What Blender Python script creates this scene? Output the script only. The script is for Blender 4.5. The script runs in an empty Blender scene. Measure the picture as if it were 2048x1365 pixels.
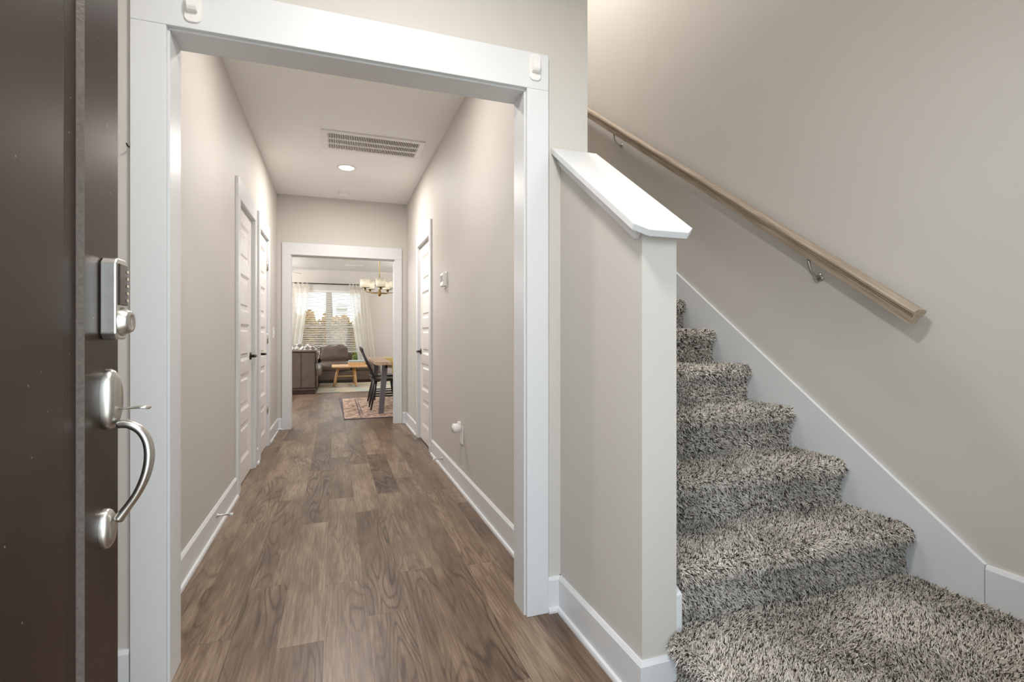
import bpy, bmesh, math, random
import numpy as np
from mathutils import Vector, Matrix, noise

PI = math.pi
random.seed(7)
RNG = np.random.default_rng(7)
SC = bpy.context.scene
COL = SC.collection

# ------------------------------------------------------------------ camera
CAM_H = 1.08
TH = math.atan(353.5 / 1009.0)
cd = bpy.data.cameras.new('camera'); cam = bpy.data.objects.new('camera', cd); COL.objects.link(cam)
cam.location = (0, 0, CAM_H); cam.rotation_euler = (PI / 2, 0, -TH)
cd.sensor_width = 36.0; cd.lens = 1009.0 / 2048.0 * 36.0
cd.shift_y = -8.5 / 2048.0
cd.clip_start = 0.05; cd.clip_end = 300
SC.camera = cam
# ------------------------------------------------------------------ view
SC.view_settings.view_transform = 'Standard'; SC.view_settings.look = 'None'
SC.view_settings.exposure = 0.0; SC.view_settings.gamma = 1.0; SC.view_settings.use_curve_mapping = False
SC.cycles.max_bounces = 14; SC.cycles.diffuse_bounces = 9; SC.cycles.glossy_bounces = 4
SC.cycles.transparent_max_bounces = 24; SC.cycles.transmission_bounces = 6
SC.cycles.sample_clamp_indirect = 8.0; SC.cycles.caustics_reflective = False; SC.cycles.caustics_refractive = False
SC.cycles.use_denoising = True
# ------------------------------------------------------------------ sky (overcast daylight)
W = bpy.data.worlds.new('sky'); SC.world = W; W.use_nodes = True
wn = W.node_tree.nodes; wl = W.node_tree.links; wn.clear()
wo = wn.new('ShaderNodeOutputWorld'); wb = wn.new('ShaderNodeBackground')
wt = wn.new('ShaderNodeTexCoord'); wx = wn.new('ShaderNodeSeparateXYZ'); wr = wn.new('ShaderNodeValToRGB')
wr.color_ramp.elements[0].position = 0.0; wr.color_ramp.elements[0].color = (0.76, 0.85, 0.93, 1)
wr.color_ramp.elements[1].position = 0.6; wr.color_ramp.elements[1].color = (0.80, 0.91, 1.0, 1)
wl.new(wt.outputs['Generated'], wx.inputs[0]); wl.new(wx.outputs['Z'], wr.inputs[0])
wl.new(wr.outputs[0], wb.inputs['Color']); ws = wn.new('ShaderNodeMapRange')          # brighter cloud on the street side, duller behind the house
ws.inputs['From Min'].default_value = -0.5; ws.inputs['From Max'].default_value = 0.5; ws.inputs['To Min'].default_value = 5.2; ws.inputs['To Max'].default_value = 3.7
wl.new(wx.outputs['Y'], ws.inputs['Value']); wl.new(ws.outputs['Result'], wb.inputs['Strength'])
wl.new(wb.outputs[0], wo.inputs[0])

# ------------------------------------------------------------------ lamps of the house and added living-room fill (fittings are built further down)
def lamp(name, loc, size, power, col, shape='DISK', spread=PI, rot=(0, 0, 0)):
    l = bpy.data.lights.new(name, 'AREA'); l.shape = shape; l.size = size; l.energy = power; l.color = col; l.spread = spread
    o = bpy.data.objects.new(name, l); COL.objects.link(o); o.location = loc; o.rotation_euler = rot
    return o
def portal(name, loc, sx, sy, rot):
    l = bpy.data.lights.new(name, 'AREA'); l.shape = 'RECTANGLE'; l.size = sx; l.size_y = sy
    l.cycles.is_portal = True
    o = bpy.data.objects.new(name, l); COL.objects.link(o); o.location = loc; o.rotation_euler = rot
WARM = (1.0, 0.95, 0.91); SOFT = (1.0, 0.96, 0.92)
HALL_LIGHTS = [(0.104, 2.84), (0.104, 5.2)]
for (x, y), pw in zip(HALL_LIGHTS, (16, 31)):
    lamp('hall_lamp', (x, y, 2.722), 0.13, pw, WARM)
lamp('entry_lamp', (0.20, 0.85, 2.61), 0.26, 24, SOFT)
lamp('landing_lamp', (1.30, 3.2, 5.28), 0.30, 78, SOFT)
LIVING_FILL = [(-1.6, 7.9), (-1.8, 9.6), (2.2, 11.2), (-1.8, 12.2)]  # unseen fill lamps added to brighten the living room and its ceiling
for x, y in LIVING_FILL:
    pl = bpy.data.lights.new('living_fill', 'POINT'); pl.energy = 72; pl.color = SOFT; pl.shadow_soft_size = 0.10
    po = bpy.data.objects.new('living_fill', pl); COL.objects.link(po); po.location = (x, y, 2.47)
# openings that let the sky in (sampling portals only, they emit nothing of their own)
portal('doorway_portal', (0.11, -0.03, 1.03), 0.94, 2.06, (PI / 2, 0, 0))
portal('landing_window_portal', (1.59, -0.03, 1.50), 0.66, 1.60, (PI / 2, 0, 0))
portal('living_window_portal', (-0.155, 13.53, 1.32), 1.7, 1.9, (-PI / 2, 0, 0))
portal('added_side_window_portal', (-3.63, 10.2, 1.375), 2.15, 4.0, (0, -PI / 2, 0))

# ------------------------------------------------------------------ helpers
def lin(r, g, b):
    f = lambda c: (c / 255 / 12.92) if c / 255 <= 0.04045 else ((c / 255 + 0.055) / 1.055) ** 2.4
    return (f(r), f(g), f(b), 1.0)

class MB:
    def __init__(self): self.v = []; self.f = []; self.s = []
    def add(self, vs, fs, smooth=False):
        n = len(self.v); self.v += [tuple(p) for p in vs]
        self.f += [tuple(i + n for i in f) for f in fs]; self.s += [smooth] * len(fs)
        return self
    def box(self, x0, x1, y0, y1, z0, z1, bev=0.0, seg=2):
        x0, x1 = min(x0, x1), max(x0, x1); y0, y1 = min(y0, y1), max(y0, y1); z0, z1 = min(z0, z1), max(z0, z1)
        vs = [(x0, y0, z0), (x1, y0, z0), (x1, y1, z0), (x0, y1, z0), (x0, y0, z1), (x1, y0, z1), (x1, y1, z1), (x0, y1, z1)]
        fs = [(0, 3, 2, 1), (4, 5, 6, 7), (0, 1, 5, 4), (1, 2, 6, 5), (2, 3, 7, 6), (3, 0, 4, 7)]
        if bev <= 0: return self.add(vs, fs)
        return self.bevelled(vs, fs, bev, seg)
    def bevelled(self, vs, fs, bev, seg=2, smooth=False):
        bm = bmesh.new(); bv = [bm.verts.new(p) for p in vs]
        for f in fs: bm.faces.new([bv[i] for i in f])
        bmesh.ops.recalc_face_normals(bm, faces=bm.faces)
        bmesh.ops.bevel(bm, geom=list(bm.edges), offset=bev, segments=seg, affect='EDGES', profile=0.5, clamp_overlap=True)
        bm.verts.index_update()
        self.add([v.co[:] for v in bm.verts], [[v.index for v in f.verts] for f in bm.faces], smooth); bm.free()
        return self
    def prism(self, poly, axis, a, b, bev=0.0, seg=2):
        """poly: 2-D outline; axis 'x': points are (y,z), 'y': (x,z), 'z': (x,y)."""
        mk = {'x': lambda p, t: (t, p[0], p[1]), 'y': lambda p, t: (p[0], t, p[1]), 'z': lambda p, t: (p[0], p[1], t)}[axis]
        n = len(poly); vs = [mk(p, a) for p in poly] + [mk(p, b) for p in poly]
        fs = [tuple(range(n - 1, -1, -1)), tuple(range(n, 2 * n))] + [(i, (i + 1) % n, n + (i + 1) % n, n + i) for i in range(n)]
        if bev > 0: return self.bevelled(vs, fs, bev, seg)
        bm = bmesh.new(); bv = [bm.verts.new(p) for p in vs]
        for f in fs: bm.faces.new([bv[i] for i in f])
        bmesh.ops.recalc_face_normals(bm, faces=bm.faces); bm.verts.index_update()
        self.add([v.co[:] for v in bm.verts], [[v.index for v in f.verts] for f in bm.faces]); bm.free()
        return self
    def lathe(self, prof, c, axis='z', n=24, smooth=True):
        """prof: (radius, height) pairs along the axis, from c."""
        vs = []; fs = []
        for r, h in prof:
            for i in range(n):
                t = 2 * PI * i / n; a, b = r * math.cos(t), r * math.sin(t)
                p = {'z': (a, b, h), 'x': (h, a, b), 'y': (b, h, a)}[axis]
                vs.append((c[0] + p[0], c[1] + p[1], c[2] + p[2]))
        for k in range(len(prof) - 1):
            for i in range(n):
                fs.append((k * n + i, k * n + (i + 1) % n, (k + 1) * n + (i + 1) % n, (k + 1) * n + i))
        fs.append(tuple(range(n - 1, -1, -1))); fs.append(tuple(range((len(prof) - 1) * n, len(prof) * n)))
        return self.add(vs, fs, smooth)
    def tube(self, pts, rad, n=10, smooth=True, flat=None):
        """round (or flattened) rod along pts; rad one number or one per point; flat=(wa, wb) scales the two cross axes."""
        pts = [Vector(p) for p in pts]; rads = rad if isinstance(rad, (list, tuple)) else [rad] * len(pts)
        vs = []; fs = []; prev = None
        for k, p in enumerate(pts):
            d = (pts[min(k + 1, len(pts) - 1)] - pts[max(k - 1, 0)]).normalized()
            if prev is None:
                u = d.orthogonal().normalized() if abs(d.z) > 0.9 else d.cross(Vector((0, 0, 1))).normalized()
                if abs(d.z) > 0.9: u = (Vector((1, 0, 0)) - d * d.x).normalized()
            else: u = (prev - d * prev.dot(d)).normalized()
            prev = u; w = d.cross(u)
            fa, fb = flat or (1, 1)
            for i in range(n):
                t = 2 * PI * i / n
                vs.append(p + u * (math.cos(t) * rads[k] * fa) + w * (math.sin(t) * rads[k] * fb))
        m = len(pts)
        for k in range(m - 1):
            for i in range(n): fs.append((k * n + i, k * n + (i + 1) % n, (k + 1) * n + (i + 1) % n, (k + 1) * n + i))
        fs.append(tuple(range(n - 1, -1, -1))); fs.append(tuple(range((m - 1) * n, m * n)))
        return self.add(vs, fs, smooth)
    def sweep(self, prof, p0, p1, up=(0, 0, 1), out=(1, 0, 0)):
        """straight moulding: prof of (out, up) offsets swept from p0 to p1."""
        p0, p1, up, out = Vector(p0), Vector(p1), Vector(up), Vector(out)
        n = len(prof)
        vs = [p0 + out * a + up * b for a, b in prof] + [p1 + out * a + up * b for a, b in prof]
        fs = [tuple(range(n)), tuple(range(2 * n - 1, n - 1, -1))] + [(i, n + i, n + (i + 1) % n, (i + 1) % n) for i in range(n)]
        bm = bmesh.new(); bv = [bm.verts.new(p) for p in vs]
        for f in fs: bm.faces.new([bv[i] for i in f])
        bmesh.ops.recalc_face_normals(bm, faces=bm.faces); bm.verts.index_update()
        self.add([v.co[:] for v in bm.verts], [[v.index for v in f.verts] for f in bm.faces]); bm.free()
        return self
    def grid(self, fn, nu, nv, smooth=True):
        vs = [fn(i / nu, j / nv) for j in range(nv + 1) for i in range(nu + 1)]
        fs = [(j * (nu + 1) + i, j * (nu + 1) + i + 1, (j + 1) * (nu + 1) + i + 1, (j + 1) * (nu + 1) + i) for j in range(nv) for i in range(nu)]
        return self.add(vs, fs, smooth)
    def build(self, name, mat, parent=None, recalc=True):
        me = bpy.data.meshes.new(name)
        off = Vector((0, 0, 0)); p = parent
        while p is not None: off += p.location; p = p.parent
        me.from_pydata([(Vector(v) - off)[:] for v in self.v], [], self.f)
        me.polygons.foreach_set('use_smooth', self.s)
        me.materials.append(mat); me.validate(); me.update()
        o = bpy.data.objects.new(name, me); COL.objects.link(o)
        if parent is not None: o.parent = parent
        return o

def tag(o, label=None, cat=None, group=None, kind=None):
    if label: o['label'] = label
    if cat: o['category'] = cat
    if group: o['group'] = group
    if kind: o['kind'] = kind
    return o
def thing(name, label, cat, loc=(0, 0, 0), group=None, kind=None):
    o = bpy.data.objects.new(name, None); o.empty_display_size = 0.05; COL.objects.link(o); o.location = loc
    return tag(o, label, cat, group, kind)
def struct(o, label=None, cat=None):
    return tag(o, label, cat, None, 'structure')
def dup(root, delta, label=None):
    r = root.copy(); COL.objects.link(r); r.location = root.location + Vector(delta)
    if label: r['label'] = label
    for ch in list(root.children):
        c = ch.copy(); COL.objects.link(c); c.parent = r
        for g in list(ch.children):
            d = g.copy(); COL.objects.link(d); d.parent = c
    return r

# ------------------------------------------------------------------ materials
def new_mat(name):
    m = bpy.data.materials.new(name); m.use_nodes = True
    return m, m.node_tree.nodes, m.node_tree.links, m.node_tree.nodes['Principled BSDF']
def mk(name, col, rough=0.5, metal=0.0, var=0.0, scale=6.0, bump=0.0, bscale=200.0, spec=0.5, coat=0.0, stretch=None, sheen=0.0):
    m, n, l, b = new_mat(name)
    b.inputs['Base Color'].default_value = col; b.inputs['Roughness'].default_value = rough; b.inputs['Metallic'].default_value = metal
    b.inputs['Specular IOR Level'].default_value = spec; b.inputs['Coat Weight'].default_value = coat
    if sheen: b.inputs['Sheen Weight'].default_value = sheen
    tc = n.new('ShaderNodeTexCoord'); src = tc.outputs['Object']
    if stretch:
        mp = n.new('ShaderNodeMapping'); mp.inputs['Scale'].default_value = stretch; l.new(src, mp.inputs[0]); src = mp.outputs[0]
    if var:
        t = n.new('ShaderNodeTexNoise'); t.inputs['Scale'].default_value = scale; t.inputs['Detail'].default_value = 5; l.new(src, t.inputs['Vector'])
        r = n.new('ShaderNodeValToRGB'); e = r.color_ramp.elements
        e[0].position = 0.3; e[1].position = 0.7
        e[0].color = tuple(c * (1 - var) for c in col[:3]) + (1,); e[1].color = tuple(min(1, c * (1 + var)) for c in col[:3]) + (1,)
        l.new(t.outputs['Fac'], r.inputs[0]); l.new(r.outputs[0], b.inputs['Base Color'])
    if bump:
        t2 = n.new('ShaderNodeTexNoise'); t2.inputs['Scale'].default_value = bscale; t2.inputs['Detail'].default_value = 3; l.new(src, t2.inputs['Vector'])
        bp = n.new('ShaderNodeBump'); bp.inputs['Strength'].default_value = bump; bp.inputs['Distance'].default_value = 0.002
        l.new(t2.outputs['Fac'], bp.inputs['Height']); l.new(bp.outputs[0], b.inputs['Normal'])
    return m
def math_node(n, l, op, a, b=None, c=None):
    m = n.new('ShaderNodeMath'); m.operation = op
    for i, x in enumerate((a, b, c)):
        if x is None: continue
        if isinstance(x, (int, float)): m.inputs[i].default_value = x
        else: l.new(x, m.inputs[i])
    return m.outputs[0]
def emit(name, col, strength):
    m, n, l, b = new_mat(name)
    b.inputs['Base Color'].default_value = (0.9, 0.9, 0.9, 1)
    b.inputs['Emission Color'].default_value = col; b.inputs['Emission Strength'].default_value = strength
    return m

M = {}
M['wall'] = mk('wall_paint', lin(200, 196, 190), 0.62, var=0.012, scale=2.0, bump=0.10, bscale=260, spec=0.35)
M['ceiling'] = mk('ceiling_paint', lin(240, 239, 238), 0.85, bump=0.08, bscale=220, spec=0.2)
M['trim'] = mk('trim_paint', lin(217, 219, 221), 0.36, var=0.006, scale=3, spec=0.5)
M['door_white'] = mk('door_paint', lin(229, 226, 222), 0.26, var=0.006, scale=3, spec=0.5)
M['bead'] = mk('dusty_sheen_bead_paint', lin(92, 84, 79), 0.30, var=0.22, scale=160, bump=0.4, bscale=300)  # reflected daylight on the bevel is put into this lighter dusty colour
M['plastic'] = mk('white_plastic', lin(232, 230, 228), 0.35, bump=0.02)
M['nickel'] = mk('satin_nickel', lin(200, 198, 192), 0.30, 1.0, var=0.06, scale=40, bump=0.03, bscale=500)
M['chrome'] = mk('polished_nickel', lin(214, 206, 192), 0.10, 1.0, var=0.05, scale=30)
M['bronze'] = mk('dark_bronze', lin(66, 58, 52), 0.32, 0.9, var=0.1, scale=30)
M['brass'] = mk('brushed_brass', lin(190, 160, 105), 0.3, 1.0, var=0.06, scale=30)
M['black_metal'] = mk('black_metal', lin(28, 26, 25), 0.42, 0.6, var=0.1, scale=30)
M['black_glass'] = mk('dark_keypad', lin(40, 30, 20), 0.12, 0.2, var=0.4, scale=90)
M['grey_steel'] = mk('grey_steel', lin(112, 108, 112), 0.5, 0.4, var=0.06, scale=20)
M['black_wood'] = mk('black_lacquered_wood', lin(30, 27, 25), 0.32, var=0.15, scale=20, stretch=(1, 1, .2))
M['leather'] = mk('brown_leather', lin(98, 84, 75), 0.36, var=0.16, scale=9, bump=0.5, bscale=90, spec=0.5)
M['leather_dark'] = mk('dark_plinth_wood', lin(58, 30, 24), 0.35, var=0.15, scale=14)
M['oak'] = mk('pale_oak', lin(212, 174, 126), 0.42, var=0.12, scale=26, stretch=(1, 1, .15))
M['blue_book'] = mk('pale_blue_cover', lin(168, 186, 190), 0.5, var=0.05)
M['shade'] = None
M['mustard'] = mk('mustard_cloth', lin(176, 150, 52), 0.85, var=0.1, scale=40, bump=0.3, bscale=400)
M['cream_cloth'] = mk('cream_cloth', lin(206, 198, 170), 0.85, var=0.08, scale=40, bump=0.3, bscale=400)
M['fan_white'] = mk('white_fan_paint', lin(226, 226, 226), 0.45)
M['grille_dark'] = mk('duct_interior', lin(104, 94, 88), 0.8)
M['concrete'] = mk('concrete', lin(212, 208, 200), 0.9, var=0.08, scale=1.5, bump=0.2, bscale=60)
M['lawn'] = mk('lawn_grass', lin(128, 142, 72), 0.9, var=0.25, scale=5, bump=0.6, bscale=60)
M['siding'] = mk('grey_siding', lin(188, 180, 186), 0.7, var=0.03)
M['shingle'] = mk('dark_shingle', lin(184, 176, 182), 0.85, var=0.15, scale=8)
M['bark'] = mk('bark', lin(92, 84, 58), 0.9, var=0.25, scale=12, bump=0.8, bscale=30)
M['mullion'] = mk('window_vinyl', lin(226, 226, 222), 0.4)
M['bulb'] = emit('lit_lens', (1.0, 0.93, 0.82, 1), 14.0)
M['bulb_soft'] = emit('lit_glass_bowl', (1.0, 0.90, 0.78, 1), 4.0)

def glass_mat():
    m, n, l, b = new_mat('window_glass'); out = n['Material Output']; n.remove(b)
    t = n.new('ShaderNodeBsdfTransparent'); t.inputs[0].default_value = (0.97, 0.98, 0.97, 1)
    g = n.new('ShaderNodeBsdfGlossy'); g.inputs['Roughness'].default_value = 0.02
    fr = n.new('ShaderNodeFresnel'); fr.inputs[0].default_value = 1.5
    mx = n.new('ShaderNodeMixShader'); l.new(fr.outputs[0], mx.inputs[0]); l.new(t.outputs[0], mx.inputs[1]); l.new(g.outputs[0], mx.inputs[2])
    l.new(mx.outputs[0], out.inputs[0]); return m
M['glass'] = glass_mat()
def sheer_mat():
    m, n, l, b = new_mat('sheer_voile'); out = n['Material Output']; n.remove(b)
    d = n.new('ShaderNodeBsdfDiffuse'); d.inputs[0].default_value = lin(246, 243, 238)
    tr = n.new('ShaderNodeBsdfTranslucent'); tr.inputs[0].default_value = lin(250, 247, 242)
    tp = n.new('ShaderNodeBsdfTransparent')
    tc = n.new('ShaderNodeTexCoord'); wv = n.new('ShaderNodeTexNoise'); wv.inputs['Scale'].default_value = 300; l.new(tc.outputs['Object'], wv.inputs['Vector'])
    fac = math_node(n, l, 'MULTIPLY_ADD', wv.outputs['Fac'], 0.16, 0.10)
    a = n.new('ShaderNodeMixShader'); a.inputs[0].default_value = 0.74; l.new(d.outputs[0], a.inputs[1]); l.new(tr.outputs[0], a.inputs[2])
    c = n.new('ShaderNodeMixShader'); l.new(fac, c.inputs[0]); l.new(a.outputs[0], c.inputs[1]); l.new(tp.outputs[0], c.inputs[2])
    l.new(c.outputs[0], out.inputs[0]); return m
M['sheer'] = sheer_mat()
def slat_mat(name='blind_slat', f=0.18):
    m, n, l, b = new_mat(name); out = n['Material Output']
    b.inputs['Base Color'].default_value = lin(240, 238, 232); b.inputs['Roughness'].default_value = 0.5
    tr = n.new('ShaderNodeBsdfTranslucent'); tr.inputs[0].default_value = lin(240, 236, 225)
    mx = n.new('ShaderNodeMixShader'); mx.inputs[0].default_value = f; l.new(b.outputs[0], mx.inputs[1]); l.new(tr.outputs[0], mx.inputs[2]); l.new(mx.outputs[0], out.inputs[0])
    return m
M['slat'] = slat_mat(); M['shade'] = slat_mat('white_linen_shade', 0.6)

def floor_mat():
    m, n, l, b = new_mat('plank_floor'); w, L = 0.155, 1.22
    tc = n.new('ShaderNodeTexCoord'); sx = n.new('ShaderNodeSeparateXYZ'); l.new(tc.outputs['Object'], sx.inputs[0])
    X, Y = sx.outputs['X'], sx.outputs['Y']
    u = math_node(n, l, 'MULTIPLY_ADD', X, 1 / w, 100 - 0.117 / w)
    ix = math_node(n, l, 'FLOOR', u); fx = math_node(n, l, 'FRACT', u)
    w1 = n.new('ShaderNodeTexWhiteNoise'); w1.noise_dimensions = '1D'; l.new(ix, w1.inputs['W'])
    v0 = math_node(n, l, 'MULTIPLY_ADD', Y, 1 / L, 50)
    v = math_node(n, l, 'ADD', v0, w1.outputs['Value'])
    iy = math_node(n, l, 'FLOOR', v); fy = math_node(n, l, 'FRACT', v)
    cb = n.new('ShaderNodeCombineXYZ'); l.new(ix, cb.inputs[0]); l.new(iy, cb.inputs[1])
    w2 = n.new('ShaderNodeTexWhiteNoise'); w2.noise_dimensions = '2D'; l.new(cb.outputs[0], w2.inputs['Vector'])
    R = w2.outputs['Value']
    # broad figure: contour lines of a stretched noise make the cathedral grain
    def stretched(sx_, sy_, seed, scale, detail, dist=0.0):
        c = n.new('ShaderNodeCombineXYZ')
        l.new(math_node(n, l, 'MULTIPLY', X, sx_), c.inputs[0]); l.new(math_node(n, l, 'MULTIPLY', Y, sy_), c.inputs[1])
        l.new(math_node(n, l, 'MULTIPLY', R, seed), c.inputs[2])
        t = n.new('ShaderNodeTexNoise'); t.inputs['Scale'].default_value = scale; t.inputs['Detail'].default_value = detail; t.inputs['Distortion'].default_value = dist
        l.new(c.outputs[0], t.inputs['Vector']); return t.outputs['Fac']
    fig = stretched(1.0, 0.16, 37.0, 7.0, 1.5, 0.3)
    ring = math_node(n, l, 'SINE', math_node(n, l, 'MULTIPLY', fig, 95.0))
    ring01 = math_node(n, l, 'MULTIPLY_ADD', ring, 0.5, 0.5)
    line = math_node(n, l, 'POWER', ring01, 5.0)
    msk = stretched(1.0, 0.3, 53.0, 3.0, 2.0)
    mr = n.new('ShaderNodeMapRange'); mr.inputs['From Min'].default_value = 0.42; mr.inputs['From Max'].default_value = 0.66; l.new(msk, mr.inputs['Value'])
    line = math_node(n, l, 'MULTIPLY', line, mr.outputs['Result'])
    fine = stretched(1.0, 0.045, 91.0, 150.0, 4.0)
    mid = stretched(1.0, 0.10, 71.0, 22.0, 4.0, 0.5)
    blot = stretched(1.0, 0.35, 13.0, 5.0, 3.0)
    # value: 0 dark .. 1 light
    val = math_node(n, l, 'MULTIPLY_ADD', R, 0.28, 0.14)
    val = math_node(n, l, 'ADD', val, math_node(n, l, 'MULTIPLY_ADD', fine, 0.66, -0.33))
    val = math_node(n, l, 'ADD', val, math_node(n, l, 'MULTIPLY_ADD', mid, 0.60, -0.30))
    val = math_node(n, l, 'ADD', val, math_node(n, l, 'MULTIPLY_ADD', blot, 0.55, -0.275))
    val = math_node(n, l, 'ADD', val, math_node(n, l, 'MULTIPLY', line, -0.36))
    val = math_node(n, l, 'ADD', val, 0.28)
    cr = n.new('ShaderNodeValToRGB'); e = cr.color_ramp.elements
    e[0].position = 0.0; e[0].color = lin(46, 34, 25); e[1].position = 1.0; e[1].color = lin(168, 149, 128)
    x = cr.color_ramp.elements.new(0.30); x.color = lin(82, 64, 49)
    x = cr.color_ramp.elements.new(0.58); x.color = lin(116, 95, 77)
    l.new(val, cr.inputs[0])
    ex = math_node(n, l, 'MULTIPLY', math_node(n, l, 'MINIMUM', fx, math_node(n, l, 'SUBTRACT', 1.0, fx)), w)
    ey = math_node(n, l, 'MULTIPLY', math_node(n, l, 'MINIMUM', fy, math_node(n, l, 'SUBTRACT', 1.0, fy)), L)
    gap = math_node(n, l, 'LESS_THAN', math_node(n, l, 'MINIMUM', ex, ey), 0.0011)
    mx = n.new('ShaderNodeMix'); mx.data_type = 'RGBA'; l.new(math_node(n, l, 'MULTIPLY', gap, 0.55), mx.inputs['Factor'])
    l.new(cr.outputs[0], mx.inputs[6]); mx.inputs[7].default_value = lin(52, 40, 32)
    l.new(mx.outputs[2], b.inputs['Base Color'])
    b.inputs['Roughness'].default_value = 0.36
    b.inputs['Specular IOR Level'].default_value = 0.5
    bp = n.new('ShaderNodeBump'); bp.inputs['Strength'].default_value = 0.12; bp.inputs['Distance'].default_value = 0.001
    hh = math_node(n, l, 'SUBTRACT', math_node(n, l, 'MULTIPLY', fine, 0.5), gap)
    l.new(hh, bp.inputs['Height']); l.new(bp.outputs[0], b.inputs['Normal'])
    return m
M['floor'] = floor_mat()

def carpet_mats():
    # pile: every strand its own tone, salt and pepper
    m, n, l, b = new_mat('carpet_pile')
    hi = n.new('ShaderNodeHairInfo'); cr = n.new('ShaderNodeValToRGB'); cr.color_ramp.interpolation = 'CONSTANT'
    e = cr.color_ramp.elements; e[0].position = 0; e[0].color = lin(62, 54, 48); e[1].position = 0.19; e[1].color = lin(112, 104, 97)
    for p, c in ((0.26, lin(196, 189, 180)), (0.52, lin(232, 226, 217)), (0.78, lin(214, 206, 195)), (0.92, lin(164, 153, 141))):
        q = cr.color_ramp.elements.new(p); q.color = c
    l.new(hi.outputs['Random'], cr.inputs[0]); l.new(cr.outputs[0], b.inputs['Base Color'])
    b.inputs['Roughness'].default_value = 0.9; b.inputs['Specular IOR Level'].default_value = 0.1
    g, n, l, b = new_mat('carpet_ground')
    tc = n.new('ShaderNodeTexCoord'); t = n.new('ShaderNodeTexNoise'); t.inputs['Scale'].default_value = 170; t.inputs['Detail'].default_value = 4; l.new(tc.outputs['Object'], t.inputs['Vector'])
    cr = n.new('ShaderNodeValToRGB'); e = cr.color_ramp.elements; e[0].position = 0.38; e[0].color = lin(84, 78, 72); e[1].position = 0.6; e[1].color = lin(188, 180, 170)
    l.new(t.outputs['Fac'], cr.inputs[0]); l.new(cr.outputs[0], b.inputs['Base Color']); b.inputs['Roughness'].default_value = 0.95
    bp = n.new('ShaderNodeBump'); bp.inputs['Strength'].default_value = 0.9; bp.inputs['Distance'].default_value = 0.006; l.new(t.outputs['Fac'], bp.inputs['Height']); l.new(bp.outputs[0], b.inputs['Normal'])
    return m, g
M['pile'], M['carpet'] = carpet_mats()

def front_door_mat():
    m, n, l, b = new_mat('espresso_door_finish')
    tc = n.new('ShaderNodeTexCoord')
    t = n.new('ShaderNodeTexNoise'); t.inputs['Scale'].default_value = 3.0; t.inputs['Detail'].default_value = 6; l.new(tc.outputs['Object'], t.inputs['Vector'])
    cr = n.new('ShaderNodeValToRGB'); e = cr.color_ramp.elements
    e[0].position = 0.35; e[0].color = lin(34, 25, 21); e[1].position = 0.65; e[1].color = lin(47, 36, 30); l.new(t.outputs['Fac'], cr.inputs[0])
    vo = n.new('ShaderNodeTexVoronoi'); vo.inputs['Scale'].default_value = 26; l.new(tc.outputs['Object'], vo.inputs['Vector'])
    dust = math_node(n, l, 'LESS_THAN', vo.outputs['Distance'], 0.045)
    mx = n.new('ShaderNodeMix'); mx.data_type = 'RGBA'; l.new(math_node(n, l, 'MULTIPLY', dust, 0.6), mx.inputs['Factor'])
    l.new(cr.outputs[0], mx.inputs[6]); mx.inputs[7].default_value = lin(150, 142, 134); l.new(mx.outputs[2], b.inputs['Base Color'])
    b.inputs['Roughness'].default_value = 0.36; b.inputs['Specular IOR Level'].default_value = 0.42; b.inputs['Specular Tint'].default_value = (1.0, 0.80, 0.68, 1)
    return m
M['espresso'] = front_door_mat()

def rail_mat():
    m, n, l, b = new_mat('raw_oak_rail')
    tc = n.new('ShaderNodeTexCoord'); mp = n.new('ShaderNodeMapping'); mp.inputs['Rotation'].default_value = (-math.atan(0.714), 0, 0); l.new(tc.outputs['Object'], mp.inputs[0])
    mp2 = n.new('ShaderNodeMapping'); mp2.inputs['Scale'].default_value = (1, 0.05, 1); l.new(mp.outputs[0], mp2.inputs[0])
    t = n.new('ShaderNodeTexNoise'); t.inputs['Scale'].default_value = 90; t.inputs['Detail'].default_value = 5; l.new(mp2.outputs[0], t.inputs['Vector'])
    cr = n.new('ShaderNodeValToRGB'); e = cr.color_ramp.elements
    e[0].position = 0.3; e[0].color = lin(134, 118, 101); e[1].position = 0.7; e[1].color = lin(176, 161, 144); l.new(t.outputs['Fac'], cr.inputs[0]); l.new(cr.outputs[0], b.inputs['Base Color'])
    b.inputs['Roughness'].default_value = 0.45
    return m
M['rail'] = rail_mat()

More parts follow.
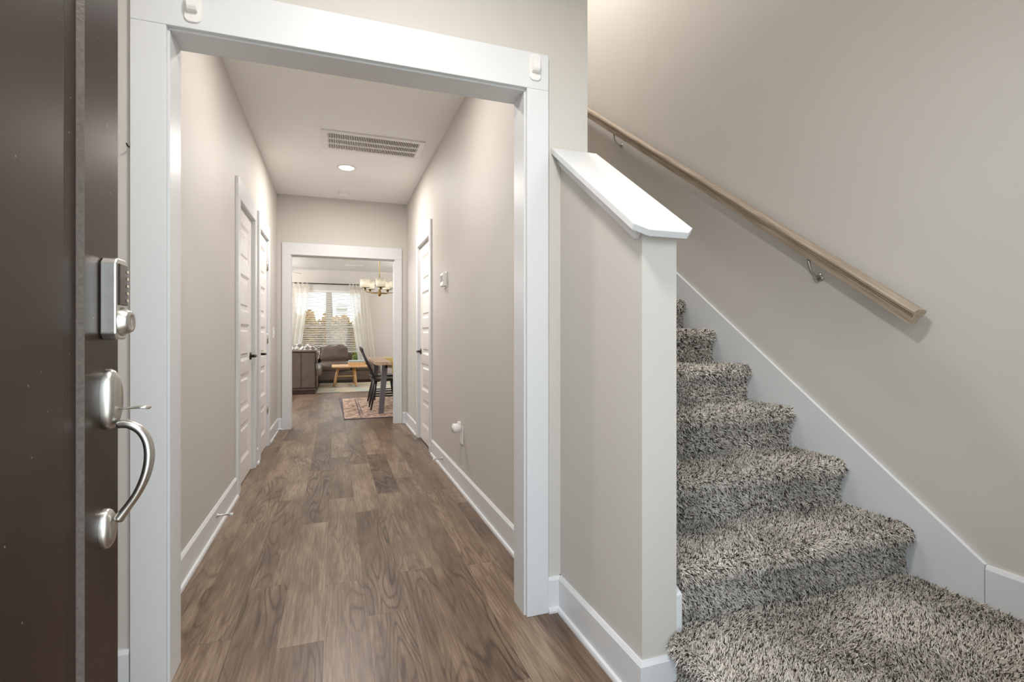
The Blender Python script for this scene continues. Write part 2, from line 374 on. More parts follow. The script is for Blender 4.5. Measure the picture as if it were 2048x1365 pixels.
def rug_mat(name, ground, motif, border, x0, x1, y0, y1, bands, scale):
    m, n, l, b = new_mat(name)
    tc = n.new('ShaderNodeTexCoord'); sx = n.new('ShaderNodeSeparateXYZ'); l.new(tc.outputs['Object'], sx.inputs[0])
    X, Y = sx.outputs['X'], sx.outputs['Y']
    d = math_node(n, l, 'MINIMUM', math_node(n, l, 'MINIMUM', math_node(n, l, 'SUBTRACT', X, x0), math_node(n, l, 'SUBTRACT', x1, X)),
                  math_node(n, l, 'MINIMUM', math_node(n, l, 'SUBTRACT', Y, y0), math_node(n, l, 'SUBTRACT', y1, Y)))
    t = n.new('ShaderNodeTexNoise'); t.inputs['Scale'].default_value = scale; t.inputs['Detail'].default_value = 4; l.new(tc.outputs['Object'], t.inputs['Vector'])
    vo = n.new('ShaderNodeTexVoronoi'); vo.inputs['Scale'].default_value = scale * 0.6; l.new(tc.outputs['Object'], vo.inputs['Vector'])
    mixv = math_node(n, l, 'ADD', math_node(n, l, 'MULTIPLY', t.outputs['Fac'], 0.6), math_node(n, l, 'MULTIPLY', vo.outputs['Distance'], 0.5))
    cr = n.new('ShaderNodeValToRGB'); e = cr.color_ramp.elements; e[0].position = 0.42; e[0].color = motif; e[1].position = 0.60; e[1].color = ground
    l.new(mixv, cr.inputs[0]); cur = cr.outputs[0]
    for a, c in bands:
        inb = math_node(n, l, 'MULTIPLY', math_node(n, l, 'GREATER_THAN', d, a), math_node(n, l, 'LESS_THAN', d, c))
        mx = n.new('ShaderNodeMix'); mx.data_type = 'RGBA'; l.new(math_node(n, l, 'MULTIPLY', inb, 0.85), mx.inputs['Factor']); l.new(cur, mx.inputs[6]); mx.inputs[7].default_value = border; cur = mx.outputs[2]
    l.new(cur, b.inputs['Base Color']); b.inputs['Roughness'].default_value = 0.95; b.inputs['Specular IOR Level'].default_value = 0.1
    return m
def pillow_mat():
    m, n, l, b = new_mat('geometric_pillow_cloth')
    tc = n.new('ShaderNodeTexCoord'); ch = n.new('ShaderNodeTexChecker'); ch.inputs['Scale'].default_value = 14
    mp = n.new('ShaderNodeMapping'); mp.inputs['Rotation'].default_value = (0, PI / 4, 0); l.new(tc.outputs['Object'], mp.inputs[0]); l.new(mp.outputs[0], ch.inputs['Vector'])
    ch.inputs['Color1'].default_value = lin(225, 218, 208); ch.inputs['Color2'].default_value = lin(128, 122, 122)
    l.new(ch.outputs[0], b.inputs['Base Color']); b.inputs['Roughness'].default_value = 0.9
    return m
M['pillow'] = pillow_mat()
def leaf_mat(name, c0, c1, c2):
    m, n, l, b = new_mat(name); out = n['Material Output']
    tc = n.new('ShaderNodeTexCoord'); t = n.new('ShaderNodeTexNoise'); t.inputs['Scale'].default_value = 1.6; t.inputs['Detail'].default_value = 6; l.new(tc.outputs['Object'], t.inputs['Vector'])
    cr = n.new('ShaderNodeValToRGB'); e = cr.color_ramp.elements; e[0].position = 0.32; e[0].color = c0; e[1].position = 0.68; e[1].color = c2; q = e.new(0.5); q.color = c1
    l.new(t.outputs['Fac'], cr.inputs[0]); l.new(cr.outputs[0], b.inputs['Base Color']); b.inputs['Roughness'].default_value = 0.7
    tr = n.new('ShaderNodeBsdfTranslucent'); l.new(cr.outputs[0], tr.inputs[0]); mx = n.new('ShaderNodeMixShader'); mx.inputs[0].default_value = 0.35
    l.new(b.outputs[0], mx.inputs[1]); l.new(tr.outputs[0], mx.inputs[2]); l.new(mx.outputs[0], out.inputs[0])
    return m
M['leaf_gold'] = leaf_mat('golden_leaves', lin(120, 92, 14), lin(156, 114, 24), lin(170, 112, 36))
M['leaf_green'] = leaf_mat('green_leaves', lin(70, 84, 34), lin(104, 114, 50), lin(140, 140, 70))

# ================================================================== SETTING
XL, XR = -0.635, 0.845         # faces of the hall walls
XS = 0.965                     # stair face of the hall wall and the half wall
XW = 2.03                      # stair wall face
YE0, YE1 = 1.829, 1.945        # entry wall
YF0, YF1 = 6.413, 6.53         # wall at the end of the hall
YW = 13.364                    # living-room window wall
H = 2.74; H2 = 5.4
ZL = 0.19                      # landing
RISE, RUN, NOSE0 = 0.184, 0.2545, 1.27
SLOPE = RISE / RUN
OX0, OX1, OZ = -0.484, 0.690, 2.033   # clear openings

struct(MB().box(-4.0, 3.2, -0.02, 13.5, -0.12, 0.0).build('floor', M['floor']), 'greyish brown wood plank floor running down the hall', 'floor')
mb = MB(); mb.box(-0.66, XR, YE0, YF1 + 0.0, H, H + 0.12); mb.box(-0.70, XS, 0.0, YE0, H, H + 0.12)
struct(mb.build('ceiling', M['ceiling']), 'flat white ceiling of the hall', 'ceiling')
struct(MB().box(-3.6, 3.1, YF0 + 0.06, 13.5, H, H + 0.12).build('ceiling_living', M['ceiling']), 'white ceiling of the living room beyond the hall', 'ceiling')
struct(MB().box(0.845, 2.15, 0.0, 6.6, H2, H2 + 0.1).build('ceiling_stairwell', M['ceiling']), 'high ceiling over the staircase', 'ceiling')

DOORS_L = [(3.905, 4.615), (4.90, 5.515)]
DOOR_R = (4.715, 5.43)
DH = 2.045
mb = MB()                      # left hall wall with two door openings
y = YE1
for a, b in DOORS_L:
    mb.box(XL - 0.115, XL, y, a, 0, H); mb.box(XL - 0.115, XL, a, b, DH, H); y = b
mb.box(XL - 0.115, XL, y, YF0, 0, H)
struct(mb.build('wall_left', M['wall']), 'greige left wall of the hall with two white doors', 'wall')
mb = MB()                      # right hall wall (also the wall beside the stairs)
mb.box(XR, XS, YE1, DOOR_R[0], 0, H2); mb.box(XR, XS, DOOR_R[0], DOOR_R[1], DH, H2); mb.box(XR, XS, DOOR_R[1], YF0, 0, H2)
mb.box(XR, XS, YE0, YE1, 0, H2)
struct(mb.build('wall_right', M['wall']), 'greige right wall of the hall with thermostat', 'wall')
mb = MB()                      # wall with the cased entry opening
mb.box(-0.80, OX0 - 0.02, YE0, YE1, 0, H); mb.box(OX1 + 0.02, XR, YE0, YE1, 0, H); mb.box(OX0 - 0.02, OX1 + 0.02, YE0, YE1, OZ + 0.02, H)
struct(mb.build('wall_entry', M['wall']), 'greige wall around the cased opening into the hall', 'wall')
mb = MB()                      # wall at the end of the hall, side walls of the living room
mb.box(-3.6, OX0 - 0.02, YF0, YF1, 0, H); mb.box(OX1 + 0.02, 3.1, YF0, YF1, 0, H); mb.box(OX0 - 0.02, OX1 + 0.02, YF0, YF1, OZ + 0.02, H)
struct(mb.build('wall_back', M['wall']), 'greige wall at the end of the hall around the far opening', 'wall')
# living room shell
WX0, WX1, WZ0, WZ1 = -0.97, 0.66, 0.42, 2.235
mb = MB()
mb.box(-3.6, WX0, YW, YW + 0.15, 0, H); mb.box(WX1, 3.1, YW, YW + 0.15, 0, H)
mb.box(WX0, WX1, YW, YW + 0.15, 0, WZ0); mb.box(WX0, WX1, YW, YW + 0.15, WZ1, H)
struct(mb.build('wall_window', M['wall']), 'greige living-room wall around the curtained window', 'wall')
SX0, SX1, SZ0, SZ1 = 8.2, 12.2, 0.3, 2.45
mb = MB()
mb.box(-3.6, -3.45, YF1, SX0, 0, H); mb.box(-3.6, -3.45, SX1, YW, 0, H); mb.box(-3.6, -3.45, SX0, SX1, 0, SZ0); mb.box(-3.6, -3.45, SX0, SX1, SZ1, H)
struct(mb.build('wall_living_side', M['wall']), 'left wall of the living room', 'wall')
struct(MB().box(3.0, 3.15, YF1, YW, 0, H).build('wall_dining_side', M['wall']), 'right wall of the dining area', 'wall')
# stair well shell
struct(MB().box(XW, XW + 0.12, -0.02, 6.6, 0, H2).build('wall_stair', M['wall']), 'tall greige wall beside the staircase with the handrail', 'wall')
mb = MB(); mb.box(XS, XW, 6.0, 6.12, 2.95, H2)
struct(mb.build('wall_stair_head', M['wall']), 'greige wall at the head of the stairs', 'wall')
struct(MB().box(XR, XS, 0.0, YE0, H, H2).build('wall_stair_upper', M['wall']), 'greige wall over the entry beside the stairwell', 'wall')
# front wall with the front doorway and the landing window
FX0, FX1, FZ = -0.36, 0.58, 2.06
LWX0, LWX1, LWZ0, LWZ1 = 1.24, 1.95, 0.62, 2.30
mb = MB()
mb.box(-0.80, FX0, 0.0, 0.13, 0, H); mb.box(FX0, FX1, 0.0, 0.13, FZ, H); mb.box(FX1, LWX0, 0.0, 0.13, 0, H2)
mb.box(LWX0, LWX1, 0.0, 0.13, 0, LWZ0); mb.box(LWX0, LWX1, 0.0, 0.13, LWZ1, H2); mb.box(LWX1, XW, 0.0, 0.13, 0, H2)
struct(mb.build('wall_front', M['wall']), 'front wall around the front doorway', 'wall')
struct(MB().box(-0.80, -0.68, 0.13, YE0, 0, H).build('wall_entry_side', M['wall']), 'greige entry wall behind the open front door', 'wall')
# half wall beside the stairs
CAP0 = 1.397 - SLOPE * 1.232     # z of the cap's upper face at y: CAP0 + SLOPE*y
poly = [(1.264, 0), (YE0, 0), (YE0, CAP0 + SLOPE * YE0 - 0.03), (1.264, CAP0 + SLOPE * 1.264 - 0.03)]
struct(MB().prism(poly, 'x', XR, XS).build('wall_half', M['wall']), 'sloping greige half wall between the entry and the stairs', 'wall')

# ---- baseboards: profile of board with eased top and shoe moulding
BH = 0.135
BASE = [(0, 0), (0.026, 0), (0.026, 0.008), (0.023, 0.016), (0.014, 0.019), (0.014, BH - 0.012), (0.006, BH), (0, BH)]
def base(mb, p0, p1, out): mb.sweep(BASE, p0, p1, out=out)
mb = MB(); base(mb, (XL, YE1 + 0.02, 0), (XL, 3.81, 0), (1, 0, 0)); base(mb, (XL, 5.61, 0), (XL, YF0, 0), (1, 0, 0)); base(mb, (XL, 4.71, 0), (XL, 4.805, 0), (1, 0, 0))
struct(mb.build('baseboard_left', M['trim']), 'white baseboard along the left hall wall', 'baseboard')
mb = MB(); base(mb, (XR, YE1 + 0.02, 0), (XR, 4.62, 0), (-1, 0, 0)); base(mb, (XR, 5.525, 0), (XR, YF0, 0), (-1, 0, 0))
struct(mb.build('baseboard_right', M['trim']), 'white baseboard along the right hall wall', 'baseboard')
mb = MB(); base(mb, (XL, YF0, 0), (OX0 - 0.10, YF0, 0), (0, -1, 0)); base(mb, (OX1 + 0.10, YF0, 0), (XR, YF0, 0), (0, -1, 0))
struct(mb.build('baseboard_back', M['trim']), 'short white baseboards at the end of the hall', 'baseboard')
mb = MB(); base(mb, (-0.68, YE0, 0), (OX0 - 0.103, YE0, 0), (0, -1, 0)); base(mb, (OX1 + 0.096, YE0, 0), (XR, YE0, 0), (0, -1, 0))
struct(mb.build('baseboard_entry', M['trim']), 'white baseboard beside the entry opening', 'baseboard')
mb = MB(); nb = len(BASE)
vs = [(XR - a, YE0, z) for a, z in BASE] + [(XR - a, 1.264 - a, z) for a, z in BASE] + [(XS - 0.004, 1.264 - a, z) for a, z in BASE]   # mitred at the outer corner
mb.add(vs, [(k * nb + i, k * nb + (i + 1) % nb, (k + 1) * nb + (i + 1) % nb, (k + 1) * nb + i) for k in range(2) for i in range(nb)] + [tuple(range(nb)), tuple(range(3 * nb - 1, 2 * nb - 1, -1))])
struct(mb.build('baseboard_half_wall', M['trim']), 'white baseboard wrapping the foot of the half wall', 'baseboard')
mb = MB(); base(mb, (-0.68, 0.13, 0), (-0.68, YE0, 0), (1, 0, 0))
struct(mb.build('baseboard_entry_side', M['trim']), 'white baseboard behind the open front door', 'baseboard')
mb = MB(); mb.sweep([(0, 0), (0.015, 0), (0.015, BH - 0.010), (0.009, BH + 0.003), (0, BH + 0.003)], (XW, 0.13, ZL), (XW, 1.0505, ZL), out=(-1, 0, 0))
struct(mb.build('baseboard_landing', M['trim']), 'white baseboard along the carpeted landing', 'baseboard')
mb = MB(); base(mb, (-3.45, YW, 0), (3.0, YW, 0), (0, -1, 0))
struct(mb.build('baseboard_window', M['trim']), 'white baseboard under the living-room window', 'baseboard')

# ---- stair skirt boards
def skirt(mb, xa, xb, y0, z0, ztop, y1):
    zt = lambda y: ztop + SLOPE * (y - y0)
    poly = [(y0, z0), (y0, ztop), (y1, zt(y1)), (y1, zt(y1) - 0.42), (y0 + 0.40, z0)]
    mb.prism(poly, 'x', xa, xb)
mb = MB(); skirt(mb, XW - 0.016, XW, 1.0525, ZL, 0.330, 5.4)
struct(mb.build('trim_1', M['trim']), 'white sloping skirt board along the stair wall', 'trim')
mb = MB(); poly = [(1.264, ZL - 0.01), (1.264, 0.305), (1.30, 0.328), (5.4, 0.328 + SLOPE * 4.1), (5.4, 0.328 + SLOPE * 4.1 - 0.42), (1.66, ZL - 0.01)]
mb.prism(poly, 'x', XS, XS + 0.022, 0.002, 1)
struct(mb.build('trim_2', M['trim']), 'white skirt board on the stair side of the half wall', 'trim')

# ---- casings and jambs
def cased_opening(name, y0, y1, label):
    mb = MB(); T = 0.018
    for yf, s in ((y0, -1), (y1, 1)):
        ya, yb = (yf - T, yf) if s < 0 else (yf, yf + T)
        mb.box(OX0 - 0.006 - 0.093, OX0 - 0.006, ya, yb, 0, OZ + 0.006, 0.0015, 1)
        mb.box(OX1 + 0.006, OX1 + 0.006 + 0.090, ya, yb, 0, OZ + 0.006, 0.0015, 1)
        mb.box(OX0 - 0.099, OX1 + 0.096, ya, yb, OZ + 0.0065, OZ + 0.146, 0.0015, 1)
    mb.box(OX0 - 0.02, OX0, y0, y1, 0, OZ); mb.box(OX1, OX1 + 0.02, y0, y1, 0, OZ); mb.box(OX0 - 0.02, OX1 + 0.02, y0, y1, OZ, OZ + 0.02)
    return struct(mb.build(name, M['trim']), label, 'trim')
cased_opening('trim_3', YE0, YE1, 'wide white casing around the opening from the entry into the hall')
cased_opening('trim_4', YF0, YF1, 'white casing around the far opening into the living room')

def door_casing(name, X, s, y0, y1, label):
    """s: +1 when the wall faces +x."""
    mb = MB(); T = 0.018; xa, xb = (X, X + T * s); J = 0.018
    mb.box(xa, xb, y0 - 0.088 + J - 0.006, y0 + J - 0.006, 0, DH - J + 0.006, 0.0015, 1)
    mb.box(xa, xb, y1 - J + 0.006, y1 + 0.088 - J + 0.006, 0, DH - J + 0.006, 0.0015, 1)
    mb.box(xa, xb, y0 - 0.088 + J - 0.006, y1 + 0.088 - J + 0.006, DH - J + 0.0065, DH + 0.125, 0.0015, 1)
    xd = X - 0.115 * s
    mb.box(xd, X, y0, y0 + J, 0, DH - J); mb.box(xd, X, y1 - J, y1, 0, DH - J); mb.box(xd, X, y0, y1, DH - J, DH)
    return struct(mb.build(name, M['trim']), label, 'trim')
door_casing('trim_5', XL, 1, *DOORS_L[0], 'white casing of the nearer left hall door')
door_casing('trim_6', XL, 1, *DOORS_L[1], 'white casing of the farther left hall door')
door_casing('trim_7', XR, -1, *DOOR_R, 'white casing of the door on the right hall wall')

# ---- panelled door leaves
def panel_leaf(mb, o, u, v, nrm, Wd, Hd, T, ucuts, vcuts, stick=0.022, depth=0.009, flat=0.022, rise=0.006, both=True, soft=True):
    """leaf from corner o; u, v unit axes; nrm the outward face normal; ucuts/vcuts are (a,b) panel spans."""
    o, u, v, nrm = Vector(o), Vector(u), Vector(v), Vector(nrm)
    us = sorted({0.0, Wd, *[q for c in ucuts for q in c]}); vs = sorted({0.0, Hd, *[q for c in vcuts for q in c]})
    bm = bmesh.new()
    def face(pts): bm.faces.new([bm.verts.new(p) for p in pts])
    def P(a, b, d, side): return o + u * a + v * b + (nrm * (-d) if side > 0 else -nrm * (T - d))
    for side in ((1, -1) if both else (1,)):
        for i in range(len(us) - 1):
            for j in range(len(vs) - 1):
                a0, a1, b0, b1 = us[i], us[i + 1], vs[j], vs[j + 1]
                if (a0, a1) in ucuts and (b0, b1) in vcuts:
                    rings = [(0, 0), (stick * 0.3, depth * (0.35 if soft else 0.3)), (stick, depth), (stick + flat, depth), (stick + flat + 0.014, depth - rise)]
                    R = [[P(a0 + q, b0 + q, d, side), P(a1 - q, b0 + q, d, side), P(a1 - q, b1 - q, d, side), P(a0 + q, b1 - q, d, side)] for q, d in rings]
                    for k in range(len(R) - 1):
                        for c in range(4): face([R[k][c], R[k][(c + 1) % 4], R[k + 1][(c + 1) % 4], R[k + 1][c]])
                    face(R[-1])
                else: face([P(a0, b0, 0, side), P(a1, b0, 0, side), P(a1, b1, 0, side), P(a0, b1, 0, side)])
    c = [P(0, 0, 0, 1), P(Wd, 0, 0, 1), P(Wd, Hd, 0, 1), P(0, Hd, 0, 1)]; d = [q - nrm * T for q in c]
    for k in range(4): face([c[k], c[(k + 1) % 4], d[(k + 1) % 4], d[k]])
    bmesh.ops.remove_doubles(bm, verts=bm.verts, dist=1e-5); bmesh.ops.recalc_face_normals(bm, faces=bm.faces); bm.verts.index_update()
    mb.add([q.co[:] for q in bm.verts], [[q.index for q in f.verts] for f in bm.faces]); bm.free()
def five_panels(hd):
    ph = (hd - 0.11 - 0.15 - 4 * 0.09) / 5; out = []; z = 0.15
    for k in range(5): out.append((round(z, 5), round(z + ph, 5))); z += ph + 0.09
    return out
def lever(parent, x, s, y, ydir, z):
    """dark lever handle: rose, neck, blade; s the way it sticks out, ydir where the lever points."""
    mb = MB(); mb.lathe([(0.0, 0), (0.030, 0), (0.031, 0.004 * s), (0.028, 0.009 * s), (0.012, 0.010 * s), (0.0105, 0.045 * s), (0.0, 0.046 * s)], (x, y, z), 'x', 20)
    h = mb.build('door_handle', M['bronze'], parent)
    m2 = MB(); m2.tube([(x + 0.040 * s, y - 0.010 * ydir, z), (x + 0.046 * s, y + 0.01 * ydir, z), (x + 0.047 * s, y + 0.06 * ydir, z + 0.001), (x + 0.044 * s, y + 0.105 * ydir, z - 0.002)], [0.009, 0.0095, 0.008, 0.007], 10, flat=(0.8, 1.1))
    m2.build('lever', M['bronze'], h)
def hall_door(name, X, s, y0, y1, recess, handle_y, ydir, hinge_y, label):
    J = 0.020; w = y1 - y0 - 2 * J; hd = DH - 0.02 - 0.012
    root = thing(name, label, 'door', (X - recess * s, (y0 + y1) / 2, 0), kind='structure')
    mb = MB(); panel_leaf(mb, (X - recess * s, y0 + J, 0.010), (0, 1, 0), (0, 0, 1), (s, 0, 0), w, hd, 0.035, [(0.105, round(w - 0.105, 5))], five_panels(hd))
    mb.build('leaf', M['door_white'], root)
    lever(root, X - recess * s, s, handle_y, ydir, 0.925)
    if hinge_y is not None:
        for z in (0.37, 1.065, 1.78):
            mb = MB(); mb.box(X - recess * s + 0.004 * s, X - recess * s, hinge_y - 0.017, hinge_y + 0.014, z - 0.045, z + 0.045)
            mb.lathe([(0.0, -0.047), (0.0065, -0.046), (0.0065, 0.046), (0.0, 0.047)], (X - recess * s + 0.007 * s, hinge_y, z), 'z', 12)
            mb.build('hinge', M['nickel'], root)
    return root
hall_door('door_2', XL, 1, *DOORS_L[0], 0.012, 4.53, -1, None, 'nearer white five-panel door with dark lever on the left hall wall')
hall_door('door_3', XL, 1, *DOORS_L[1], 0.004, 4.985, 1, 5.498, 'farther white five-panel door with satin hinges on the left hall wall')
hall_door('door_4', XR, -1, *DOOR_R, 0.012, 5.365, -1, None, 'white five-panel door with dark lever on the right hall wall')

# ---- front door, standing open on the left
DX = -0.37; DYE = 1.0935; DW = 0.91
root = thing('door_1', 'open dark brown front door with keypad deadbolt and silver pull handle', 'door', (DX, DYE - DW, 0), kind='structure')
mb = MB()
panel_leaf(mb, (DX, DYE, 0.012), (0, -1, 0), (0, 0, 1), (1, 0, 0), DW, 2.03, 0.045,
           [(0.1285, 0.395), (0.515, 0.7815)], [(0.26, 1.86)], stick=0.0078, depth=0.0078, flat=0.036, rise=0.005, soft=False)
mb.build('leaf', M['espresso'], root)
for yb, sg in ((DYE - 0.1285, -1), (DYE - 0.7815, 1)):       # dusty bead of each long panel, lightened to paint in reflected daylight
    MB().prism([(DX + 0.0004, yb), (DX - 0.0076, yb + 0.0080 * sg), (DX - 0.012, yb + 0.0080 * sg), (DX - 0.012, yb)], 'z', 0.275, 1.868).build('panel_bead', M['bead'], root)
# keypad deadbolt
ky0, ky1, kz0, kz1 = 1.016, 1.066, 1.075, 1.214
def octo(y0, y1, z0, z1, c): return [(y0 + c, z0), (y1 - c, z0), (y1, z0 + c), (y1, z1 - c), (y1 - c, z1), (y0 + c, z1), (y0, z1 - c), (y0, z0 + c)]
lock = MB().prism(octo(ky0, ky1, kz0, kz1, 0.010), 'x', DX, DX + 0.024, 0.003, 2).build('keypad_lock', M['nickel'], root)
MB().box(DX + 0.0235, DX + 0.0262, ky0 + 0.009, ky1 - 0.006, 1.134, 1.204, 0.001, 1).build('keypad', M['black_glass'], lock)
for k in range(5):
    MB().box(DX + 0.0258, DX + 0.0272, ky1 - 0.0135, ky1 - 0.0045, 1.140 + k * 0.0125, 1.1455 + k * 0.0125, 0.0008, 1).build('key', M['chrome'], lock)
MB().lathe([(0, 0.02), (0.0245, 0.02), (0.0250, 0.024), (0.0195, 0.034), (0.0175, 0.0375), (0.0115, 0.038), (0.0105, 0.036), (0, 0.036)], (DX, 1.043, 1.106), 'x', 28).build('lock_cylinder', M['nickel'], lock)
# handle set
hs = MB()
def oval(yc, zc, ry, rz, n=28): return [(yc + ry * math.cos(2 * PI * i / n), zc + rz * math.sin(2 * PI * i / n)) for i in range(n)]
def dome(mb, yc, zc, ry, rz, x0, hgt, n=32):
    prof = [(1.0, 0.0), (1.0, 0.35), (0.93, 0.62), (0.80, 0.80), (0.76, 0.86), (0.60, 0.96), (0.0, 1.0)]
    vs = []; fs = []
    for r, hh in prof:
        for i in range(n):
            t = 2 * PI * i / n; vs.append((x0 + hgt * hh, yc + ry * r * math.cos(t), zc + rz * r * math.sin(t)))
    for k in range(len(prof) - 1):
        for i in range(n): fs.append((k * n + i, k * n + (i + 1) % n, (k + 1) * n + (i + 1) % n, (k + 1) * n + i))
    mb.add(vs, fs, True)
dome(hs, 1.045, 0.973, 0.027, 0.052, DX, 0.020)
hset = hs.build('handle_set', M['nickel'], root)
b2 = MB(); dome(b2, 1.036, 0.754, 0.023, 0.034, DX, 0.015); b2.build('foot_plate', M['nickel'], hset)
P0 = [(-0.350, 1.040, 0.930), (-0.335, 1.038, 0.929), (-0.318, 1.036, 0.918), (-0.307, 1.034, 0.898), (-0.304, 1.033, 0.872), (-0.309, 1.033, 0.842), (-0.321, 1.034, 0.812), (-0.336, 1.035, 0.788), (-0.350, 1.036, 0.768)]
PR = [0.010, 0.0098, 0.0095, 0.0098, 0.0102, 0.0095, 0.0085, 0.0085, 0.011]
def smooth_path(P, Rr, m=4):
    out, ro_ = [], []
    for k in range(len(P) - 1):
        a, b_, c, d = (np.array(P[max(0, min(len(P) - 1, k + q))]) for q in (-1, 0, 1, 2))
        for i in range(m):
            t_ = i / m
            out.append(tuple(0.5 * (2 * b_ + (c - a) * t_ + (2 * a - 5 * b_ + 4 * c - d) * t_ ** 2 + (3 * b_ - a - 3 * c + d) * t_ ** 3))); ro_.append(Rr[k] * (1 - t_) + Rr[k + 1] * t_)
    return out + [P[-1]], ro_ + [Rr[-1]]
P1, R1 = smooth_path(P0, PR)
MB().tube(P1, R1, 16, flat=(1.0, 0.75)).build('pull_grip', M['nickel'], hset)
tp = MB(); tp.tube([(-0.352, 1.042, 0.956), (-0.335, 1.042, 0.957), (-0.318, 1.041, 0.958), (-0.306, 1.040, 0.9565)], [0.006, 0.007, 0.011, 0.009], 12, flat=(1.0, 0.28)); tp.build('thumb_latch', M['nickel'], hset)

# front door frame
mb = MB(); T = 0.018
mb.box(FX0 - 0.09, FX0, 0.13, 0.148, 0, FZ); mb.box(FX1, FX1 + 0.09, 0.13, 0.148, 0, FZ); mb.box(FX0 - 0.09, FX1 + 0.09, 0.13, 0.148, FZ, FZ + 0.12)
struct(mb.build('trim_8', M['trim']), 'white casing of the front doorway', 'trim')

# ---- windows
def window(name, axis, lo, hi, z0, z1, plane, depth, mull, label):
    """axis 'x': spans x at y=plane..plane+depth; 'y': spans y at x=plane..plane+depth."""
    root = thing(name, label, 'window', ((lo + hi) / 2, plane, z0) if axis == 'x' else (plane, (lo + hi) / 2, z0), kind='structure')
    def bx(mb, a, b, za, zb, d0, d1):
        if axis == 'x': mb.box(a, b, plane + d0, plane + d1, za, zb)
        else: mb.box(plane + d0, plane + d1, a, b, za, zb)
    F = 0.05; mb = MB(); d0, d1 = depth * 0.35, depth
    for a, b, za, zb in ((lo, lo + F, z0, z1), (hi - F, hi, z0, z1), (lo + F, hi - F, z0, z0 + F), (lo + F, hi - F, z1 - F, z1)): bx(mb, a, b, za, zb, d0, d1)
    for c in mull: bx(mb, c - 0.064, c + 0.064, z0 + F, z1 - F, d0, d1)
    mb.build('frame', M['mullion'], root)
    edges = [lo + F] + [q for c in mull for q in (c - 0.064, c + 0.064)] + [hi - F]
    zm = (z0 + z1) / 2
    for k in range(0, len(edges), 2):
        a, b = edges[k], edges[k + 1]
        mb = MB(); bx(mb, a, b, zm - 0.025, zm + 0.025, d0 + 0.02, d1 - 0.02); mb.build('meeting_rail', M['mullion'], root)
        for za, zb in ((z0 + F, zm - 0.025), (zm + 0.025, z1 - F)):
            mb = MB(); bx(mb, a, b, za, zb, (d0 + d1) / 2 - 0.003, (d0 + d1) / 2 + 0.003); mb.build('pane', M['glass'], root)
    return root
window('window_1', 'x', WX0, WX1, WZ0, WZ1, YW, 0.15, [-0.155], 'wide double living-room window behind blinds and sheer curtains')
window('window_2', 'x', LWX0, LWX1, LWZ0, LWZ1, 0.0, 0.13, [], 'front window lighting the stair landing')
window('added_window_3', 'y', SX0, SX1, SZ0, SZ1, -3.60, 0.15, [9.55, 10.85], 'added unseen side window brightening the living room')  # unseen window added to let more daylight into the living room
mb = MB(); mb.box(WX0 - 0.02, WX1 + 0.02, YW - 0.03, YW + 0.05, WZ0 - 0.02, WZ0)
struct(mb.build('trim_9', M['trim']), 'white sill under the living-room window', 'trim')

# ================================================================== STAIRCASE
stair = thing('staircase', 'carpeted staircase in salt-and-pepper shag rising beside the half wall', 'stairs', (1.5, 1.27, 0))
LX0 = 0.966                    # riser line of the landing's open side
def curved_profile_step(k):
    zt = ZL + RISE * k; zb = ZL + RISE * (k - 1); yn = NOSE0 + RUN * (k - 1); yr = yn + 0.032; r = 0.026
    top = zt
    prof = [(yr, zb - 0.02), (yr, top - 2 * r - 0.006)]
    for i in range(0, 9):
        t = -PI / 2 - PI * i / 8
        prof.append((yn + r + r * math.cos(t), top - r + r * math.sin(t)))
    yend = yn + RUN + 0.045
    return prof, yend, zb
NSTEP = 15
XA, XB = XS + 0.022, XW - 0.016
for k in range(1, NSTEP + 1):
    prof, yend, zb = curved_profile_step(k)
    poly = prof + [(yend, prof[-1][1]), (yend, zb - 0.02)]
    o = MB().prism(poly, 'x', XA, XB).build('step', M['carpet'], stair)
# landing: top with rounded nosing along its open side
r = 0.026; prof = [(LX0, 0.0), (LX0, ZL - 2 * r - 0.004)]
LNX = LX0 - 0.030
for i in range(0, 9):
    t = -PI / 2 - PI * i / 8; prof.append((LNX + r + r * math.cos(t), ZL - r + r * math.sin(t)))
poly = prof + [(XW - 0.016, ZL), (XW - 0.016, 0.0)]
mb = MB(); mb.prism(poly, 'y', 0.135, 1.2625); mb.box(XA, XB, 1.2625, 1.305, 0.0, ZL)
landing = mb.build('landing', M['carpet'], stair)

# pile: hair strands, denser where the camera is near
def hair(name, pos, nrm, lean, length, radius, parent):
    n = len(pos); K = 4
    curves = bpy.data.hair_curves.new(name)
    curves.add_curves([K] * n)
    t = np.linspace(0, 1, K)[None, :, None]
    ln = (length * RNG.uniform(0.65, 1.25, n))[:, None, None]
    d0 = nrm[:, None, :]; le = lean[:, None, :]
    jit = RNG.normal(0, 0.34, (n, 1, 3))
    tip = d0 * 0.85 + (le + jit) * 1.0
    pts = pos[:, None, :] + ln * (d0 * t * (1 - 0.25 * t) + (tip - d0 * 0.75) * t * t * 0.9)
    off = Vector(parent.location) if parent.parent is None else Vector(parent.location) + parent.parent.location
    pts = pts - np.array(off)[None, None, :]
    curves.position_data.foreach_set('vector', pts.astype(np.float32).ravel())
    rad = (radius * RNG.uniform(0.7, 1.25, n))[:, None] * np.array([[1.0, 1.05, 0.95, 0.35]])
    a = curves.attributes.get('radius') or curves.attributes.new('radius', 'FLOAT', 'POINT')
    a.data.foreach_set('value', rad.astype(np.float32).ravel())
    curves.materials.append(M['pile'])
    o = bpy.data.objects.new(name, curves); COL.objects.link(o); o.parent = parent; o['kind'] = 'stuff'
    return o
